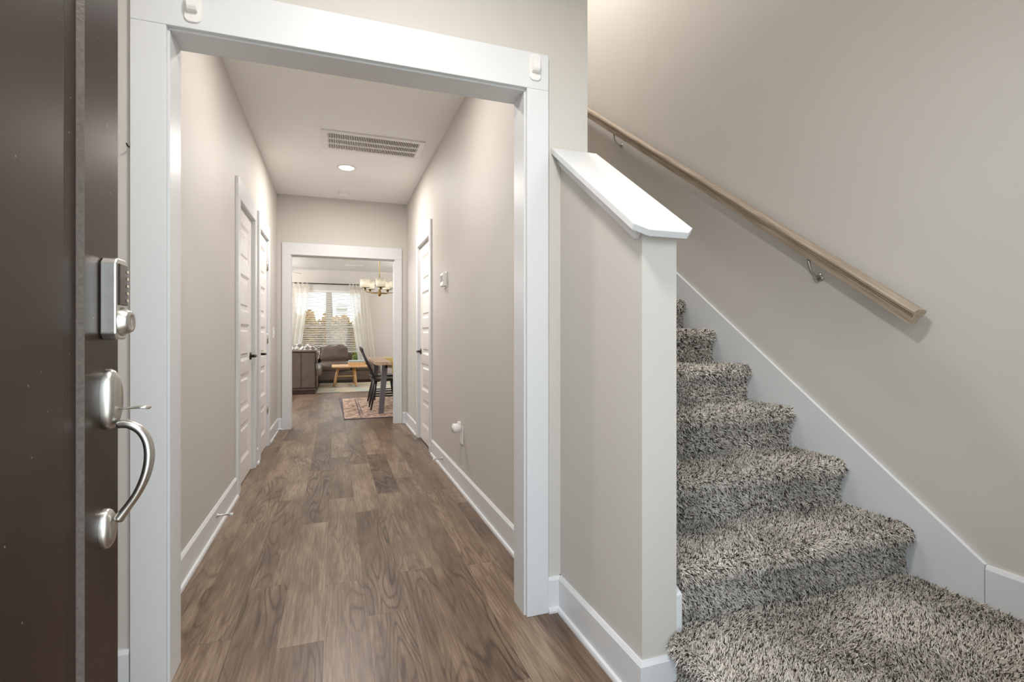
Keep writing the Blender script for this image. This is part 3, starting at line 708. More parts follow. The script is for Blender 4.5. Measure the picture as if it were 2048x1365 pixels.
def lean_field(pos, amp=0.55, f=7.0, bias=(0, 0, 0)):
    out = np.zeros_like(pos)
    p = pos * f
    out[:, 0] = np.sin(p[:, 0] * 1.3 + 2.1 * np.sin(p[:, 1] * 0.9) + p[:, 2]) * amp
    out[:, 1] = np.sin(p[:, 1] * 1.1 + 1.7 * np.sin(p[:, 0] * 1.2 + 1.0)) * amp
    q = pos * f * 3.1
    out[:, 0] += 0.4 * amp * np.sin(q[:, 1] + np.sin(q[:, 0] * 1.7)); out[:, 1] += 0.4 * amp * np.sin(q[:, 0] * 1.2 - q[:, 1])
    return out + np.array(bias)
def sample_profile(prof, xa, xb, n, axis='x'):
    """points on an extruded open profile; returns positions and normals."""
    P = np.array(prof); seg = P[1:] - P[:-1]; L = np.linalg.norm(seg, axis=1); c = L / L.sum()
    i = RNG.choice(len(seg), n, p=c); t = RNG.random(n)
    q = P[i] + seg[i] * t[:, None]; d = seg[i] / L[i][:, None]; nr = np.stack([-d[:, 1], d[:, 0]], 1)
    u = RNG.uniform(xa, xb, n)
    if axis == 'x': return np.stack([u, q[:, 0], q[:, 1]], 1), np.stack([0 * u, nr[:, 0], nr[:, 1]], 1)
    return np.stack([q[:, 0], u, q[:, 1]], 1), np.stack([nr[:, 0], 0 * u, nr[:, 1]], 1)
PILE_STEPS = {1: 80000, 2: 60000, 3: 44000, 4: 32000, 5: 22000, 6: 16000, 7: 10000, 8: 6000}
for k, n in PILE_STEPS.items():
    prof, yend, zb = curved_profile_step(k)
    pr = [(prof[0][0], zb)] + prof[1:] + [(yend - 0.015, prof[-1][1])]
    pos, nr = sample_profile(pr, XA + 0.006, XB - 0.006, n)
    keep = np.ones(n, bool)
    le = lean_field(pos, 0.30, 9.0, (0, -0.12, 0)); le[:, 2] -= 0.35 * (np.abs(nr[:, 1]) > 0.5)
    rr = 0.0013 * (1 + 0.12 * k)
    hair('carpet_pile', pos, nr, le, 0.0115, rr, stair)
lp = [(LX0, 0.004), (LX0, ZL - 2 * r - 0.004)]
for i in range(0, 9):
    t = -PI / 2 - PI * i / 8; lp.append((LNX + r + r * math.cos(t), ZL - r + r * math.sin(t)))
lp.append((XB - 0.004, ZL))
pos, nr = sample_profile(lp, 0.42, 1.256, 190000, 'y')
pos2 = np.stack([RNG.uniform(XA + 0.005, XB - 0.005, 5000), RNG.uniform(1.256, 1.30, 5000), np.full(5000, ZL)], 1); nr2 = np.tile([0.0, 0.0, 1.0], (5000, 1))
pos = np.concatenate([pos, pos2]); nr = np.concatenate([nr, nr2])
le = lean_field(pos, 0.34, 8.0, (0.12, -0.08, 0)); le[:, 2] -= 0.35 * (np.abs(nr[:, 0]) > 0.5)
hair('carpet_pile', pos, nr, le, 0.0120, 0.0013, stair)

# cap of the half wall
capz = lambda y: CAP0 + SLOPE * y
cs = math.sqrt(1 + SLOPE * SLOPE); sd = Vector((0, 1 / cs, SLOPE / cs)); sn = Vector((0, -SLOPE / cs, 1 / cs))
cap = thing('half_wall_cap', 'white painted sloping cap on top of the half wall', 'wall cap', (0.905, 1.25, capz(1.25)))
x0, x1 = 0.804, 1.006; ch = 0.036; O = Vector((0, 1.212, capz(1.212)))
s_end = (YE0 - 1.212) * cs
outline = [(x0, s_end), (x0, ch), (x0 + ch, 0), (x1 - ch, 0), (x1, ch), (x1, s_end)]
vs = [Vector((a, 0, 0)) + O + sd * s for a, s in outline]; vb = [q - sn * 0.021 for q in vs]
# plumb cut where the board meets the wall
for q in vs + vb:
    if q.y > YE0 - 0.05: dlt = YE0 - 0.001 - q.y; q += sd * (dlt * cs)
n6 = len(vs); fs = [tuple(range(n6)), tuple(range(2 * n6 - 1, n6 - 1, -1))] + [(i, n6 + i, n6 + (i + 1) % n6, (i + 1) % n6) for i in range(n6)]
MB().bevelled([q[:] for q in vs + vb], fs, 0.0022, 2).build('cap_board', M['trim'], cap)
# cove under the board (three sides)
mb = MB(); cov = [(0.0, 0.0), (0.024, 0.0), (0.022, -0.006), (0.013, -0.014), (0.009, -0.024), (0.008, -0.032), (0.0, -0.032)]
O2 = Vector((0, 1.264, capz(1.264))) - sn * 0.0205; e2 = O2 + sd * ((YE0 - 1.264) * cs - 0.012)
st2 = O2 - sd * 0.024
cov = [(0.0, 0.0), (0.026, 0.0), (0.025, -0.005), (0.018, -0.012), (0.0135, -0.021), (0.0125, -0.033), (0.0, -0.033)]
nc = len(cov); vs = []
for x_, sx_, e_ in ((XR, -1, 0), (XR, -1, 1), (XS, 1, 1), (XS, 1, 0)):
    for o_, u_ in cov:
        q = (O2 - sd * o_) if e_ else Vector(e2)
        vs.append((q + sn * u_ + Vector((x_ + sx_ * o_, 0, 0)))[:])
fs = [(k * nc + i, k * nc + (i + 1) % nc, (k + 1) * nc + (i + 1) % nc, (k + 1) * nc + i) for k in range(3) for i in range(nc)]
fs += [tuple(range(nc)), tuple(range(4 * nc - 1, 3 * nc - 1, -1))]
mb.add(vs, fs)
mb.build('cove_moulding', M['trim'], cap)

# handrail
RS = 0.714; rc = math.sqrt(1 + RS * RS); rd = Vector((0, 1 / rc, RS / rc)); rn = Vector((0, -RS / rc, 1 / rc))
R0 = Vector((1.962, 1.205, 1.176)); RL = 4.4
rail = thing('handrail', 'plain oak handrail fixed to the stair wall', 'handrail', R0[:])
rp = [(-0.019, -0.060), (0.019, -0.060), (0.020, -0.034), (0.024, -0.030), (0.024, -0.025), (0.030, -0.021), (0.031, -0.013), (0.027, -0.005), (0.016, -0.001), (0.0, 0.0),
      (-0.016, -0.001), (-0.027, -0.005), (-0.031, -0.013), (-0.030, -0.021), (-0.024, -0.025), (-0.024, -0.030), (-0.020, -0.034)]
mb = MB(); n_ = len(rp)
va = [R0 + Vector((a, 0, 0)) + rn * b - rd * (0.02 * -b / 0.06) * 0 for a, b in rp]; vb_ = [q + rd * RL for q in va]
fs = [tuple(range(n_)), tuple(range(2 * n_ - 1, n_ - 1, -1))] + [(i, n_ + i, n_ + (i + 1) % n_, (i + 1) % n_) for i in range(n_)]
mb.add([q[:] for q in va + vb_], fs); rail_o = mb.build('rail', M['rail'], rail)
for yb in (1.66, 3.30, 4.9):
    zr = R0.z + RS * (yb - R0.y) - 0.060 * rc
    br = MB(); br.lathe([(0, 0), (0.017, 0), (0.017, -0.004), (0.012, -0.006), (0, -0.006)], (XW, yb, zr - 0.085), 'x', 18)
    br.tube([(XW - 0.004, yb, zr - 0.085), (XW - 0.03, yb, zr - 0.083), (XW - 0.055, yb, zr - 0.060), (XW - 0.066, yb, zr - 0.028), (1.962, yb, zr - 0.006)], [0.007, 0.0065, 0.006, 0.006, 0.007], 10)
    c0 = Vector((1.962, yb, zr)); br.tube([c0 - rd * 0.032, c0 + rd * 0.032], 0.0055, 8, flat=(1.6, 0.5)); br.tube([c0 - rd * 0.040 - rn * 0.004, c0 - rd * 0.028 - rn * 0.002], 0.005, 8)
    br.build('bracket', M['nickel'], rail)

# ================================================================== HALL THINGS
# ceiling return grille
gx0, gx1, gy0, gy1 = -0.104, 0.727, 4.295, 4.726
g = thing('ceiling_vent', 'long white return air grille on the hall ceiling', 'vent', ((gx0 + gx1) / 2, (gy0 + gy1) / 2, H))
mb = MB(); F = 0.045; zt, zb_ = H - 0.001, H - 0.012
mb.box(gx0, gx1, gy0, gy0 + F, zb_, zt, 0.002, 1); mb.box(gx0, gx1, gy1 - F, gy1, zb_, zt, 0.002, 1); mb.box(gx0, gx0 + F, gy0 + F, gy1 - F, zb_, zt); mb.box(gx1 - F, gx1, gy0 + F, gy1 - F, zb_, zt)
mb.build('frame', M['plastic'], g)
mb = MB()
for q in (1, 2): yy = gy0 + F + (gy1 - gy0 - 2 * F) * q / 3; mb.box(gx0 + F, gx1 - F, yy - 0.008, yy + 0.008, zb_, zt)
mb.build('crossbar', M['plastic'], g)
MB().box(gx0 + F, gx1 - F, gy0 + F, gy1 - F, H - 0.0022, H - 0.001).build('backing', M['grille_dark'], g)
mb = MB(); nf = 54
for i in range(nf):
    xx = gx0 + F + (gx1 - gx0 - 2 * F) * (i + 0.5) / nf
    mb.prism([(xx - 0.0045, zb_ + 0.0005), (xx + 0.0010, zb_ + 0.0005), (xx + 0.0035, zt - 0.0015), (xx - 0.0010, zt - 0.0015)], 'y', gy0 + F, gy1 - F)
mb.build('louvre', M['plastic'], g)
# downlights
def downlight(x, y, label, group, lit=True):
    t = thing('recessed_downlight', label, 'ceiling light', (x, y, H), group)
    MB().lathe([(0.068, 0.0), (0.088, 0.0), (0.090, -0.003), (0.084, -0.007), (0.070, -0.006), (0.068, 0.0)], (x, y, H - 0.0005), 'z', 32).build('trim_ring', M['plastic'], t)
    MB().lathe([(0.0, -0.002), (0.0675, -0.002), (0.0675, -0.006), (0.0, -0.0065)], (x, y, H - 0.0005), 'z', 32).build('lens', M['bulb'], t)
    return t
downlight(*HALL_LIGHTS[1], 'round lit recessed light on the hall ceiling behind the return grille', 'hall downlights')
downlight(*HALL_LIGHTS[0], 'round lit recessed light just inside the hall behind the entry header', 'hall downlights')
def bowl_light(x, y, z, label):
    t = thing('flush_ceiling_light', label, 'ceiling light', (x, y, z))
    MB().lathe([(0, 0), (0.15, 0), (0.15, -0.02), (0, -0.02)], (x, y, z), 'z', 32).build('canopy', M['nickel'], t)
    MB().lathe([(0.0, -0.02), (0.14, -0.02), (0.13, -0.07), (0.09, -0.10), (0.0, -0.115)], (x, y, z), 'z', 32).build('glass_bowl', M['bulb_soft'], t)
    return t
for (x, y), lb in zip(LIVING_FILL, ('added unseen fill bowl light just past the far opening', 'added unseen fill bowl light in the middle of the living room', 'added unseen fill bowl light near the dining side wall', 'added unseen fill bowl light over the left sofa')):
    bowl_light(x, y, H, lb)  # out-of-view fittings added to go with the living-room fill
# smoke detector
sdx, sdy = 0.101, 6.13
t = thing('smoke_detector', 'round white smoke detector at the far end of the hall ceiling', 'smoke detector', (sdx, sdy, H))
MB().lathe([(0, 0), (0.070, 0), (0.070, -0.008), (0.064, -0.011), (0, -0.011)], (sdx, sdy, H), 'z', 32).build('mounting_plate', M['plastic'], t)
MB().lathe([(0, -0.011), (0.060, -0.011), (0.058, -0.030), (0.048, -0.039), (0.0, -0.041)], (sdx, sdy, H), 'z', 32).build('cover', M['plastic'], t)
MB().lathe([(0, -0.040), (0.011, -0.040), (0.010, -0.044), (0, -0.0445)], (sdx, sdy + 0.01, H), 'z', 16).build('test_button', M['plastic'], t)
# thermostat
t = thing('thermostat', 'small white thermostat with dark screen on the right hall wall', 'thermostat', (XR, 4.03, 1.54))
MB().box(XR - 0.006, XR, 3.975, 4.10, 1.475, 1.605, 0.003, 2).build('wall_plate', M['plastic'], t)
MB().box(XR - 0.034, XR - 0.006, 3.985, 4.09, 1.487, 1.595, 0.005, 2).build('housing', M['plastic'], t)
MB().box(XR - 0.0355, XR - 0.0338, 3.998, 4.078, 1.525, 1.575).build('screen', M['black_metal'], t)
MB().box(XR - 0.037, XR - 0.0338, 4.000, 4.076, 1.494, 1.508, 0.001, 1).build('button', M['plastic'], t)
# outlet and plug-in freshener
t = thing('wall_outlet', 'white wall outlet low on the right hall wall', 'outlet', (XR, 3.48, 0.39))
MB().box(XR - 0.006, XR, 3.442, 3.516, 0.325, 0.452, 0.002, 1).build('cover_plate', M['plastic'], t)
for z in (0.360, 0.417):
    MB().box(XR - 0.0085, XR - 0.0055, 3.462, 3.496, z - 0.017, z + 0.017, 0.002, 1).build('socket', M['plastic'], t)
t = thing('air_freshener', 'rounded white plug-in air freshener in the upper socket of the outlet', 'air freshener', (XR, 3.479, 0.43))
MB().lathe([(0, -0.009), (0.024, -0.009), (0.030, -0.018), (0.033, -0.040), (0.034, -0.062), (0.029, -0.068), (0, -0.069)], (XR, 3.479, 0.436), 'x', 28).build('body', M['plastic'], t)
MB().lathe([(0, -0.069), (0.020, -0.069), (0.019, -0.072), (0, -0.073)], (XR, 3.479, 0.436), 'x', 24).build('vent_cap', M['plastic'], t)
MB().box(XR - 0.03, XR - 0.009, 3.460, 3.498, 0.455, 0.482, 0.005, 2).build('refill', M['plastic'], t)
# door stops on the baseboards
def doorstop(x, s, y, z, label):
    t = thing('door_stop', label, 'door stop', (x, y, z), 'door stops on the baseboards')
    MB().lathe([(0, 0), (0.012, 0), (0.010, 0.005 * s), (0.0050, 0.012 * s), (0.0042, 0.066 * s), (0, 0.067 * s)], (x, y, z), 'x', 14).build('rod', M['nickel'], t)
    MB().lathe([(0, 0.064 * s), (0.0075, 0.064 * s), (0.0078, 0.076 * s), (0.005, 0.080 * s), (0, 0.0805 * s)], (x, y, z), 'x', 14).build('rubber_tip', M['plastic'], t)
doorstop(XL + 0.014, 1, 3.19, 0.085, 'thin metal door stop on the left baseboard before the nearer door')
doorstop(XR - 0.014, -1, 4.10, 0.080, 'thin metal door stop on the right baseboard below the thermostat')
doorstop(XL + 0.014, 1, 6.05, 0.060, 'thin metal door stop on the left baseboard at the far corner')
# light switch
t = thing('light_switch', 'white double light switch past the farther left door', 'light switch', (XL, 6.02, 1.13))
MB().box(XL, XL + 0.006, 5.965, 6.08, 1.065, 1.185, 0.002, 1).build('cover_plate', M['plastic'], t)
for yy in (6.0, 6.046): MB().box(XL + 0.006, XL + 0.012, yy - 0.014, yy + 0.014, 1.10, 1.15, 0.002, 1).build('rocker', M['plastic'], t)
# adhesive hooks on the entry header
def hook(x, z, label):
    yf = YE0 - 0.018
    t = thing('adhesive_hook', label, 'hook', (x, yf, z), 'adhesive hooks on the entry casing')
    def rr(hw, z0, z1, rad, n=6):
        out = []
        for cx_, cz, a0 in ((hw - rad, z1 - rad, 0), (-hw + rad, z1 - rad, PI / 2), (-hw + rad, z0 + rad, PI), (hw - rad, z0 + rad, 1.5 * PI)):
            for i in range(n + 1): a = a0 + PI / 2 * i / n; out.append((x + cx_ + rad * math.cos(a), z + cz + rad * math.sin(a)))
        return out
    MB().prism(rr(0.0235, -0.054, 0.050, 0.017), 'y', yf - 0.006, yf, 0.0015, 1).build('backplate', M['plastic'], t)
    mb = MB(); mb.prism([(yf - 0.006, z - 0.026), (yf - 0.020, z - 0.024), (yf - 0.026, z - 0.014), (yf - 0.026, z + 0.014), (yf - 0.019, z + 0.014), (yf - 0.018, z - 0.010), (yf - 0.006, z - 0.012)], 'x', x - 0.014, x + 0.014, 0.0015, 1)
    mb.build('hook_arm', M['plastic'], t)
hook(0.728, 2.124, 'white adhesive hook at the right end of the entry header')
hook(-0.418, 2.112, 'white adhesive hook at the left end of the entry header')
t = tag(MB().tube([(-0.588, YE0, 1.655), (-0.588, YE0 - 0.02, 1.653), (-0.588, YE0 - 0.028, 1.658)], 0.002, 8).build('wall_nail', M['bronze']), 'small bent dark nail in the wall beside the entry casing', 'nail')

# entry and stair ceiling lights
bowl_light(0.20, 0.85, H, 'lit glass bowl light on the entry ceiling')
bowl_light(1.30, 3.2, H2, 'lit glass bowl light high over the staircase')

# ================================================================== LIVING ROOM
# rugs
def rug(name, mat, pts, label, h=0.010):
    o = MB().prism(pts, 'z', 0.0, h, 0.003, 1).build(name, mat); return tag(o, label, 'rug')
M['rug_dining'] = rug_mat('faded_pink_rug', lin(196, 172, 152), lin(126, 104, 96), lin(86, 84, 96), 0.06, 2.1, 6.88, 9.27, [(0.0, 0.055), (0.25, 0.268), (0.29, 0.30)], 22)
M['rug_living'] = rug_mat('pale_blue_rug', lin(200, 190, 168), lin(158, 176, 176), lin(176, 166, 140), -0.36, 2.4, 10.28, 12.9, [(0.0, 0.03), (0.35, 0.37)], 5)
rug('area_rug', M['rug_dining'], [(0.105, 6.90), (2.05, 6.95), (2.0, 9.30), (0.060, 9.25)], 'faded pinkish patterned rug with dark border under the dining table')
rug('area_rug', M['rug_living'], [(-0.345, 10.29), (2.35, 10.45), (2.3, 12.37), (-0.345, 12.37)], 'pale blue and beige rug under the coffee table')

# sofa facing sideways, arm towards the hall
def puff(cx_, cy, cz, sx, sy, sz, e=0.55, wr=0.012, seed=0.0, nu=28, nv=18):
    """superellipsoid cushion with creases."""
    def sp(a, p): return math.copysign(abs(a) ** p, a)
    vs = []; fs = []
    for j in range(nv + 1):
        ph = -PI / 2 + PI * j / nv
        for i in range(nu):
            th = 2 * PI * i / nu
            x = sx * sp(math.cos(ph), e) * sp(math.cos(th), e); y = sy * sp(math.cos(ph), e) * sp(math.sin(th), e); z = sz * sp(math.sin(ph), e)
            nz = noise.noise(Vector((x * 6 + seed, y * 6, z * 9))) * wr * 2
            d = Vector((x / sx, y / sy, z / sz)); d = d.normalized() if d.length > 0 else d
            vs.append((cx_ + x + d.x * nz, cy + y + d.y * nz, cz + z + d.z * nz))
    for j in range(nv):
        for i in range(nu): fs.append((j * nu + i, j * nu + (i + 1) % nu, (j + 1) * nu + (i + 1) % nu, (j + 1) * nu + i))
    return vs, fs
sofaA = thing('sofa', 'brown leather sofa with its flat arm end towards the hall', 'sofa', (-0.8, 11.2, 0))
mb = MB(); mb.box(-1.32, -0.345, 10.17, 10.42, 0.105, 0.79, 0.03, 3); mb.box(-0.33, -0.316, 10.18, 10.40, 0.12, 0.78, 0.006, 1)
mb.build('arm', M['leather'], sofaA)
MB().box(-1.33, -0.326, 10.150, 10.43, 0.785, 0.83, 0.018, 3).build('arm_cushion', M['leather'], sofaA)
MB().box(-0.606, -0.600, 10.163, 10.172, 0.12, 0.78).build('seam', M['leather_dark'], sofaA)
MB().box(-1.30, -0.36, 10.18, 12.3, 0.0, 0.085).build('plinth', M['leather_dark'], sofaA)
MB().box(-1.32, -0.335, 10.155, 10.17, 0.085, 0.105, 0.003, 1).build('piping', M['leather'], sofaA)
MB().box(-1.30, -0.36, 10.42, 12.3, 0.085, 0.32, 0.03, 2).build('base_frame', M['leather'], sofaA)
for k, yc in enumerate((10.86, 11.75)):
    mb = MB(); mb.add(*puff(-0.72, yc, 0.39, 0.46, 0.44, 0.10, 0.4, 0.014, k * 5), True); mb.build('seat_cushion', M['leather'], sofaA)
MB().box(-1.50, -1.25, 10.2, 12.3, 0.085, 0.78, 0.05, 3).build('back', M['leather'], sofaA)
# sofa under the window
sofaB = thing('sofa', 'brown leather sofa under the window with a plump back cushion', 'sofa', (0.2, 12.7, 0))
MB().box(-1.45, 1.02, 12.34, 13.12, 0.06, 0.30, 0.03, 2).build('base_frame', M['leather'], sofaB)
MB().box(-1.42, 1.0, 12.40, 13.1, 0.0, 0.06).build('plinth', M['leather_dark'], sofaB)
for k, (a, b) in enumerate(((-0.36, 0.36), (0.36, 1.02))):
    mb = MB(); mb.add(*puff((a + b) / 2, 12.70, 0.385, (b - a) / 2, 0.40, 0.115, 0.38, 0.015, k * 3 + 1), True); mb.build('seat_cushion', M['leather'], sofaB)
mb = MB(); mb.add(*puff(-0.02, 12.93, 0.655, 0.325, 0.17, 0.215, 0.42, 0.030, 9.0, 40, 26), True); mb.build('back_cushion', M['leather'], sofaB)
mb = MB(); mb.add(*puff(-0.70, 12.95, 0.640, 0.33, 0.17, 0.22, 0.42, 0.028, 4.0, 40, 26), True); mb.build('back_cushion', M['leather'], sofaB)
MB().box(-1.45, 0.40, 13.04, 13.16, 0.06, 0.70, 0.04, 3).build('back', M['leather'], sofaB)
# throw pillows leaning behind the arm
def pillow(xc, yc, zc, tilt, label):
    mb = MB()
    vs, fs = puff(0, 0, 0, 0.19, 0.065, 0.19, 0.75, 0.004, xc * 9, 28, 18)
    R = Matrix.Rotation(tilt, 3, 'Y')
    vs = [((R @ Vector(v)) + Vector((xc, yc, zc)))[:] for v in vs]
    mb.add(vs, fs, True); tag(mb.build('throw_pillow', M['pillow']), label, 'pillow', 'patterned pillows on the leather sofa')
pillow(-0.485, 10.54, 0.735, PI / 4, 'grey and white patterned pillow poking above the sofa arm, nearer its open end')
pillow(-0.69, 10.70, 0.735, PI / 4 + 0.1, 'grey and white patterned pillow above the sofa arm, deeper into the sofa')
# coffee table
ct = thing('coffee_table', 'light oak coffee table with splayed legs on the pale rug', 'coffee table', (0.27, 11.7, 0))
MB().box(-0.07, 0.66, 11.22, 12.10, 0.425, 0.455, 0.006, 2).build('tabletop', M['oak'], ct)
for sx_, bx_, tx_, by, ty in ((0, -0.03, 0.06, 11.38, 11.44), (1, 0.425, 0.39, 11.30, 11.44), (2, 0.405, 0.39, 12.05, 11.92), (3, 0.0, 0.06, 12.05, 11.92)):
    MB().tube([(tx_, ty, 0.426), (bx_, by, 0.020)], [0.030, 0.024], 12).build('leg', M['oak'], ct)
MB().tube([(0.015, 11.42, 0.235), (0.405, 11.40, 0.235)], 0.014, 10).build('stretcher', M['oak'], ct)
MB().tube([(0.405, 11.40, 0.25), (0.398, 11.97, 0.25)], 0.014, 10).build('stretcher', M['oak'], ct)
t = thing('wooden_tray', 'orange-brown wooden tray box on the coffee table', 'tray', (0.44, 11.6, 0.455))
mb = MB(); mb.box(0.27, 0.62, 11.45, 11.80, 0.4555, 0.465)
mb.build('bottom', M['oak'], t)
for a in ((0.27, 0.62, 11.45, 11.465), (0.27, 0.62, 11.785, 11.80), (0.27, 0.285, 11.465, 11.785), (0.605, 0.62, 11.465, 11.785)): MB().box(*a, 0.465, 0.525, 0.002, 1).build('side', M['oak'], t)
t = thing('book', 'pale blue book lying on the wooden tray', 'book', (0.44, 11.62, 0.527))
MB().box(0.278, 0.61, 11.46, 11.79, 0.5255, 0.560, 0.003, 1).build('cover', M['blue_book'], t)
MB().box(0.284, 0.612, 11.464, 11.786, 0.530, 0.5555).build('pages', M['cream_cloth'], t)

# dining table
dt = thing('dining_table', 'wooden dining table with grey metal legs on the faded rug', 'dining table', (1.0, 8.0, 0))
tx0, tx1, ty0, ty1, tzt = 0.520, 1.50, 7.07, 8.98, 0.735
def plank_wood():
    m, n, l, b = new_mat('herringbone_table_wood')
    tc = n.new('ShaderNodeTexCoord'); br = n.new('ShaderNodeTexBrick'); mp = n.new('ShaderNodeMapping'); mp.inputs['Rotation'].default_value = (0, 0, PI / 4); mp.inputs['Scale'].default_value = (5, 5, 5)
    l.new(tc.outputs['Object'], mp.inputs[0]); l.new(mp.outputs[0], br.inputs['Vector'])
    br.inputs['Color1'].default_value = lin(176, 150, 122); br.inputs['Color2'].default_value = lin(206, 182, 152); br.inputs['Mortar'].default_value = lin(120, 96, 74)
    br.inputs['Mortar Size'].default_value = 0.012; l.new(br.outputs['Color'], b.inputs['Base Color']); b.inputs['Roughness'].default_value = 0.4
    return m
M['table_wood'] = plank_wood()
MB().box(tx0, tx1, ty0, ty1, tzt - 0.045, tzt, 0.004, 1).build('tabletop', M['table_wood'], dt)
MB().box(tx0 + 0.14, tx1 - 0.14, ty0 + 0.15, ty1 - 0.15, tzt - 0.09, tzt - 0.045).build('apron', M['cream_cloth'], dt)
for (xb, yb) in ((0.602, 7.25), (0.602, 8.80), (1.42, 7.25), (1.42, 8.80)):
    s = 1 if xb < 1 else -1
    mb = MB(); xt = xb + 0.055 * s
    vs = [(xb - 0.036, yb - 0.03, 0.010), (xb + 0.036, yb - 0.03, 0.010), (xb + 0.036, yb + 0.03, 0.010), (xb - 0.036, yb + 0.03, 0.010), (xt - 0.036, yb - 0.03, tzt - 0.045), (xt + 0.036, yb - 0.03, tzt - 0.045), (xt + 0.036, yb + 0.03, tzt - 0.045), (xt - 0.036, yb + 0.03, tzt - 0.045)]
    mb.bevelled(vs, [(0, 3, 2, 1), (4, 5, 6, 7), (0, 1, 5, 4), (1, 2, 6, 5), (2, 3, 7, 6), (3, 0, 4, 7)], 0.003, 1)
    mb.build('leg', M['grey_steel'], dt)
t = thing('table_runner', 'mustard runner hanging over the near end of the dining table', 'table runner', (0.95, 7.07, tzt))
def rsheet(u, v):
    x = 0.735 + 0.50 * u; L = 0.17 + 1.2
    s = v * L
    if s < 0.17: return (x, ty0 - 0.006 - 0.004 * math.sin(u * 14), tzt - 0.165 + s)
    return (x, ty0 - 0.004 + (s - 0.17), tzt + 0.004)
mb = MB(); mb.grid(rsheet, 12, 90, False); ro = mb.build('cloth', M['mustard'], t)
sm = ro.modifiers.new('thickness', 'SOLIDIFY'); sm.thickness = 0.003; sm.offset = 1

# spindle-back chairs, built facing +x at the origin
def make_chair():
    t = thing('dining_chair', 'black spindle-back chair at the near left side of the dining table', 'chair', (0, 0, 0), 'black spindle chairs')
    mb = MB(); out = []
    for i in range(28):
        a = 2 * PI * i / 28; x = 0.235 + 0.215 * math.copysign(abs(math.cos(a)) ** 0.7, math.cos(a)); y = 0.225 * math.copysign(abs(math.sin(a)) ** 0.7, math.sin(a)); out.append((x, y))
    mb.prism(out, 'z', 0.425, 0.455, 0.008, 2); mb.build('seat', M['black_wood'], t)
    for sx_, sy in ((0, 1), (0, -1), (1, 1), (1, -1)):
        top = (0.10 if sx_ == 0 else 0.37, 0.13 * sy, 0.427); bot = (0.015 if sx_ == 0 else 0.44, 0.19 * sy, 0.0)
        MB().tube([top, [(top[i] * 0.5 + bot[i] * 0.5) for i in range(3)], bot], [0.014, 0.017, 0.011], 10).build('leg', M['black_wood'], t)
    for sy in (1, -1): MB().tube([(0.057, 0.16 * sy, 0.2), (0.40, 0.16 * sy, 0.2)], 0.010, 8).build('stretcher', M['black_wood'], t)
    MB().tube([(0.23, -0.16, 0.2), (0.23, 0.16, 0.2)], 0.010, 8).build('stretcher', M['black_wood'], t)
    MB().bevelled([(-0.105, -0.235, 0.835), (-0.080, -0.235, 0.835), (-0.080, 0.235, 0.835), (-0.105, 0.235, 0.835), (-0.122, -0.235, 0.905), (-0.097, -0.235, 0.905), (-0.097, 0.235, 0.905), (-0.122, 0.235, 0.905)],
                  [(0, 3, 2, 1), (4, 5, 6, 7), (0, 1, 5, 4), (1, 2, 6, 5), (2, 3, 7, 6), (3, 0, 4, 7)], 0.005, 2).build('crest_rail', M['black_wood'], t)
    for i in range(7):
        yy = -0.195 + 0.39 * i / 6; rad = 0.011 if i in (0, 6) else 0.0075
        MB().tube([(0.075, yy * 0.92, 0.450), (-0.005, yy * 0.97, 0.65), (-0.094, yy, 0.842)], rad, 8).build('spindle', M['black_wood'], t)
    return t
c1 = make_chair(); c2 = dup(c1, (0.49, 8.45, 0.014), 'black spindle-back chair beside the dining table, behind the nearer black chair')
c1.location = (0.47, 7.74, 0.014)

# chandelier
CX, CY, CZ = 0.66, 8.2, 1.787
chd = thing('chandelier', 'brass chandelier with five white drum shades over the dining table', 'chandelier', (CX, CY, H))
MB().tube([(CX, CY, CZ - 0.03), (CX, CY, H - 0.02)], 0.0075, 10).build('stem', M['brass'], chd)
MB().lathe([(0, 0), (0.065, 0), (0.062, -0.02), (0.015, -0.03), (0, -0.03)], (CX, CY, H), 'z', 24).build('canopy', M['brass'], chd)
MB().lathe([(0, -0.05), (0.012, -0.05), (0.020, -0.035), (0.032, -0.02), (0.032, 0.015), (0.018, 0.03), (0.010, 0.06), (0, 0.06)], (CX, CY, CZ - 0.02), 'z', 20).build('hub', M['brass'], chd)
for k in range(5):
    a = math.radians(197 + 72 * k); R_ = 0.235; ax, ay = math.cos(a), math.sin(a)
    arm = MB().tube([(CX + ax * 0.025, CY + ay * 0.025, CZ - 0.015), (CX + ax * 0.12, CY + ay * 0.12, CZ - 0.02), (CX + ax * 0.205, CY + ay * 0.205, CZ - 0.012), (CX + ax * R_, CY + ay * R_, CZ + 0.015), (CX + ax * R_, CY + ay * R_, CZ + 0.05)], 0.006, 8).build('arm', M['brass'], chd)
    MB().lathe([(0, 0.0), (0.022, 0.0), (0.026, 0.008), (0.016, 0.02), (0.012, 0.06), (0, 0.06)], (CX + ax * R_, CY + ay * R_, CZ + 0.02), 'z', 16).build('socket', M['brass'], arm)
    pl = bpy.data.lights.new('chandelier_bulb', 'POINT'); pl.energy = 0.6; pl.color = SOFT; pl.shadow_soft_size = 0.02
    po = bpy.data.objects.new('chandelier_bulb', pl); COL.objects.link(po); po.location = (CX + ax * R_, CY + ay * R_, CZ + 0.125)
    MB().lathe([(0.074, 0.0), (0.072, 0.128), (0.0705, 0.128), (0.0725, 0.0)], (CX + ax * R_, CY + ay * R_, CZ + 0.055), 'z', 28).build('shade', M['shade'], arm)

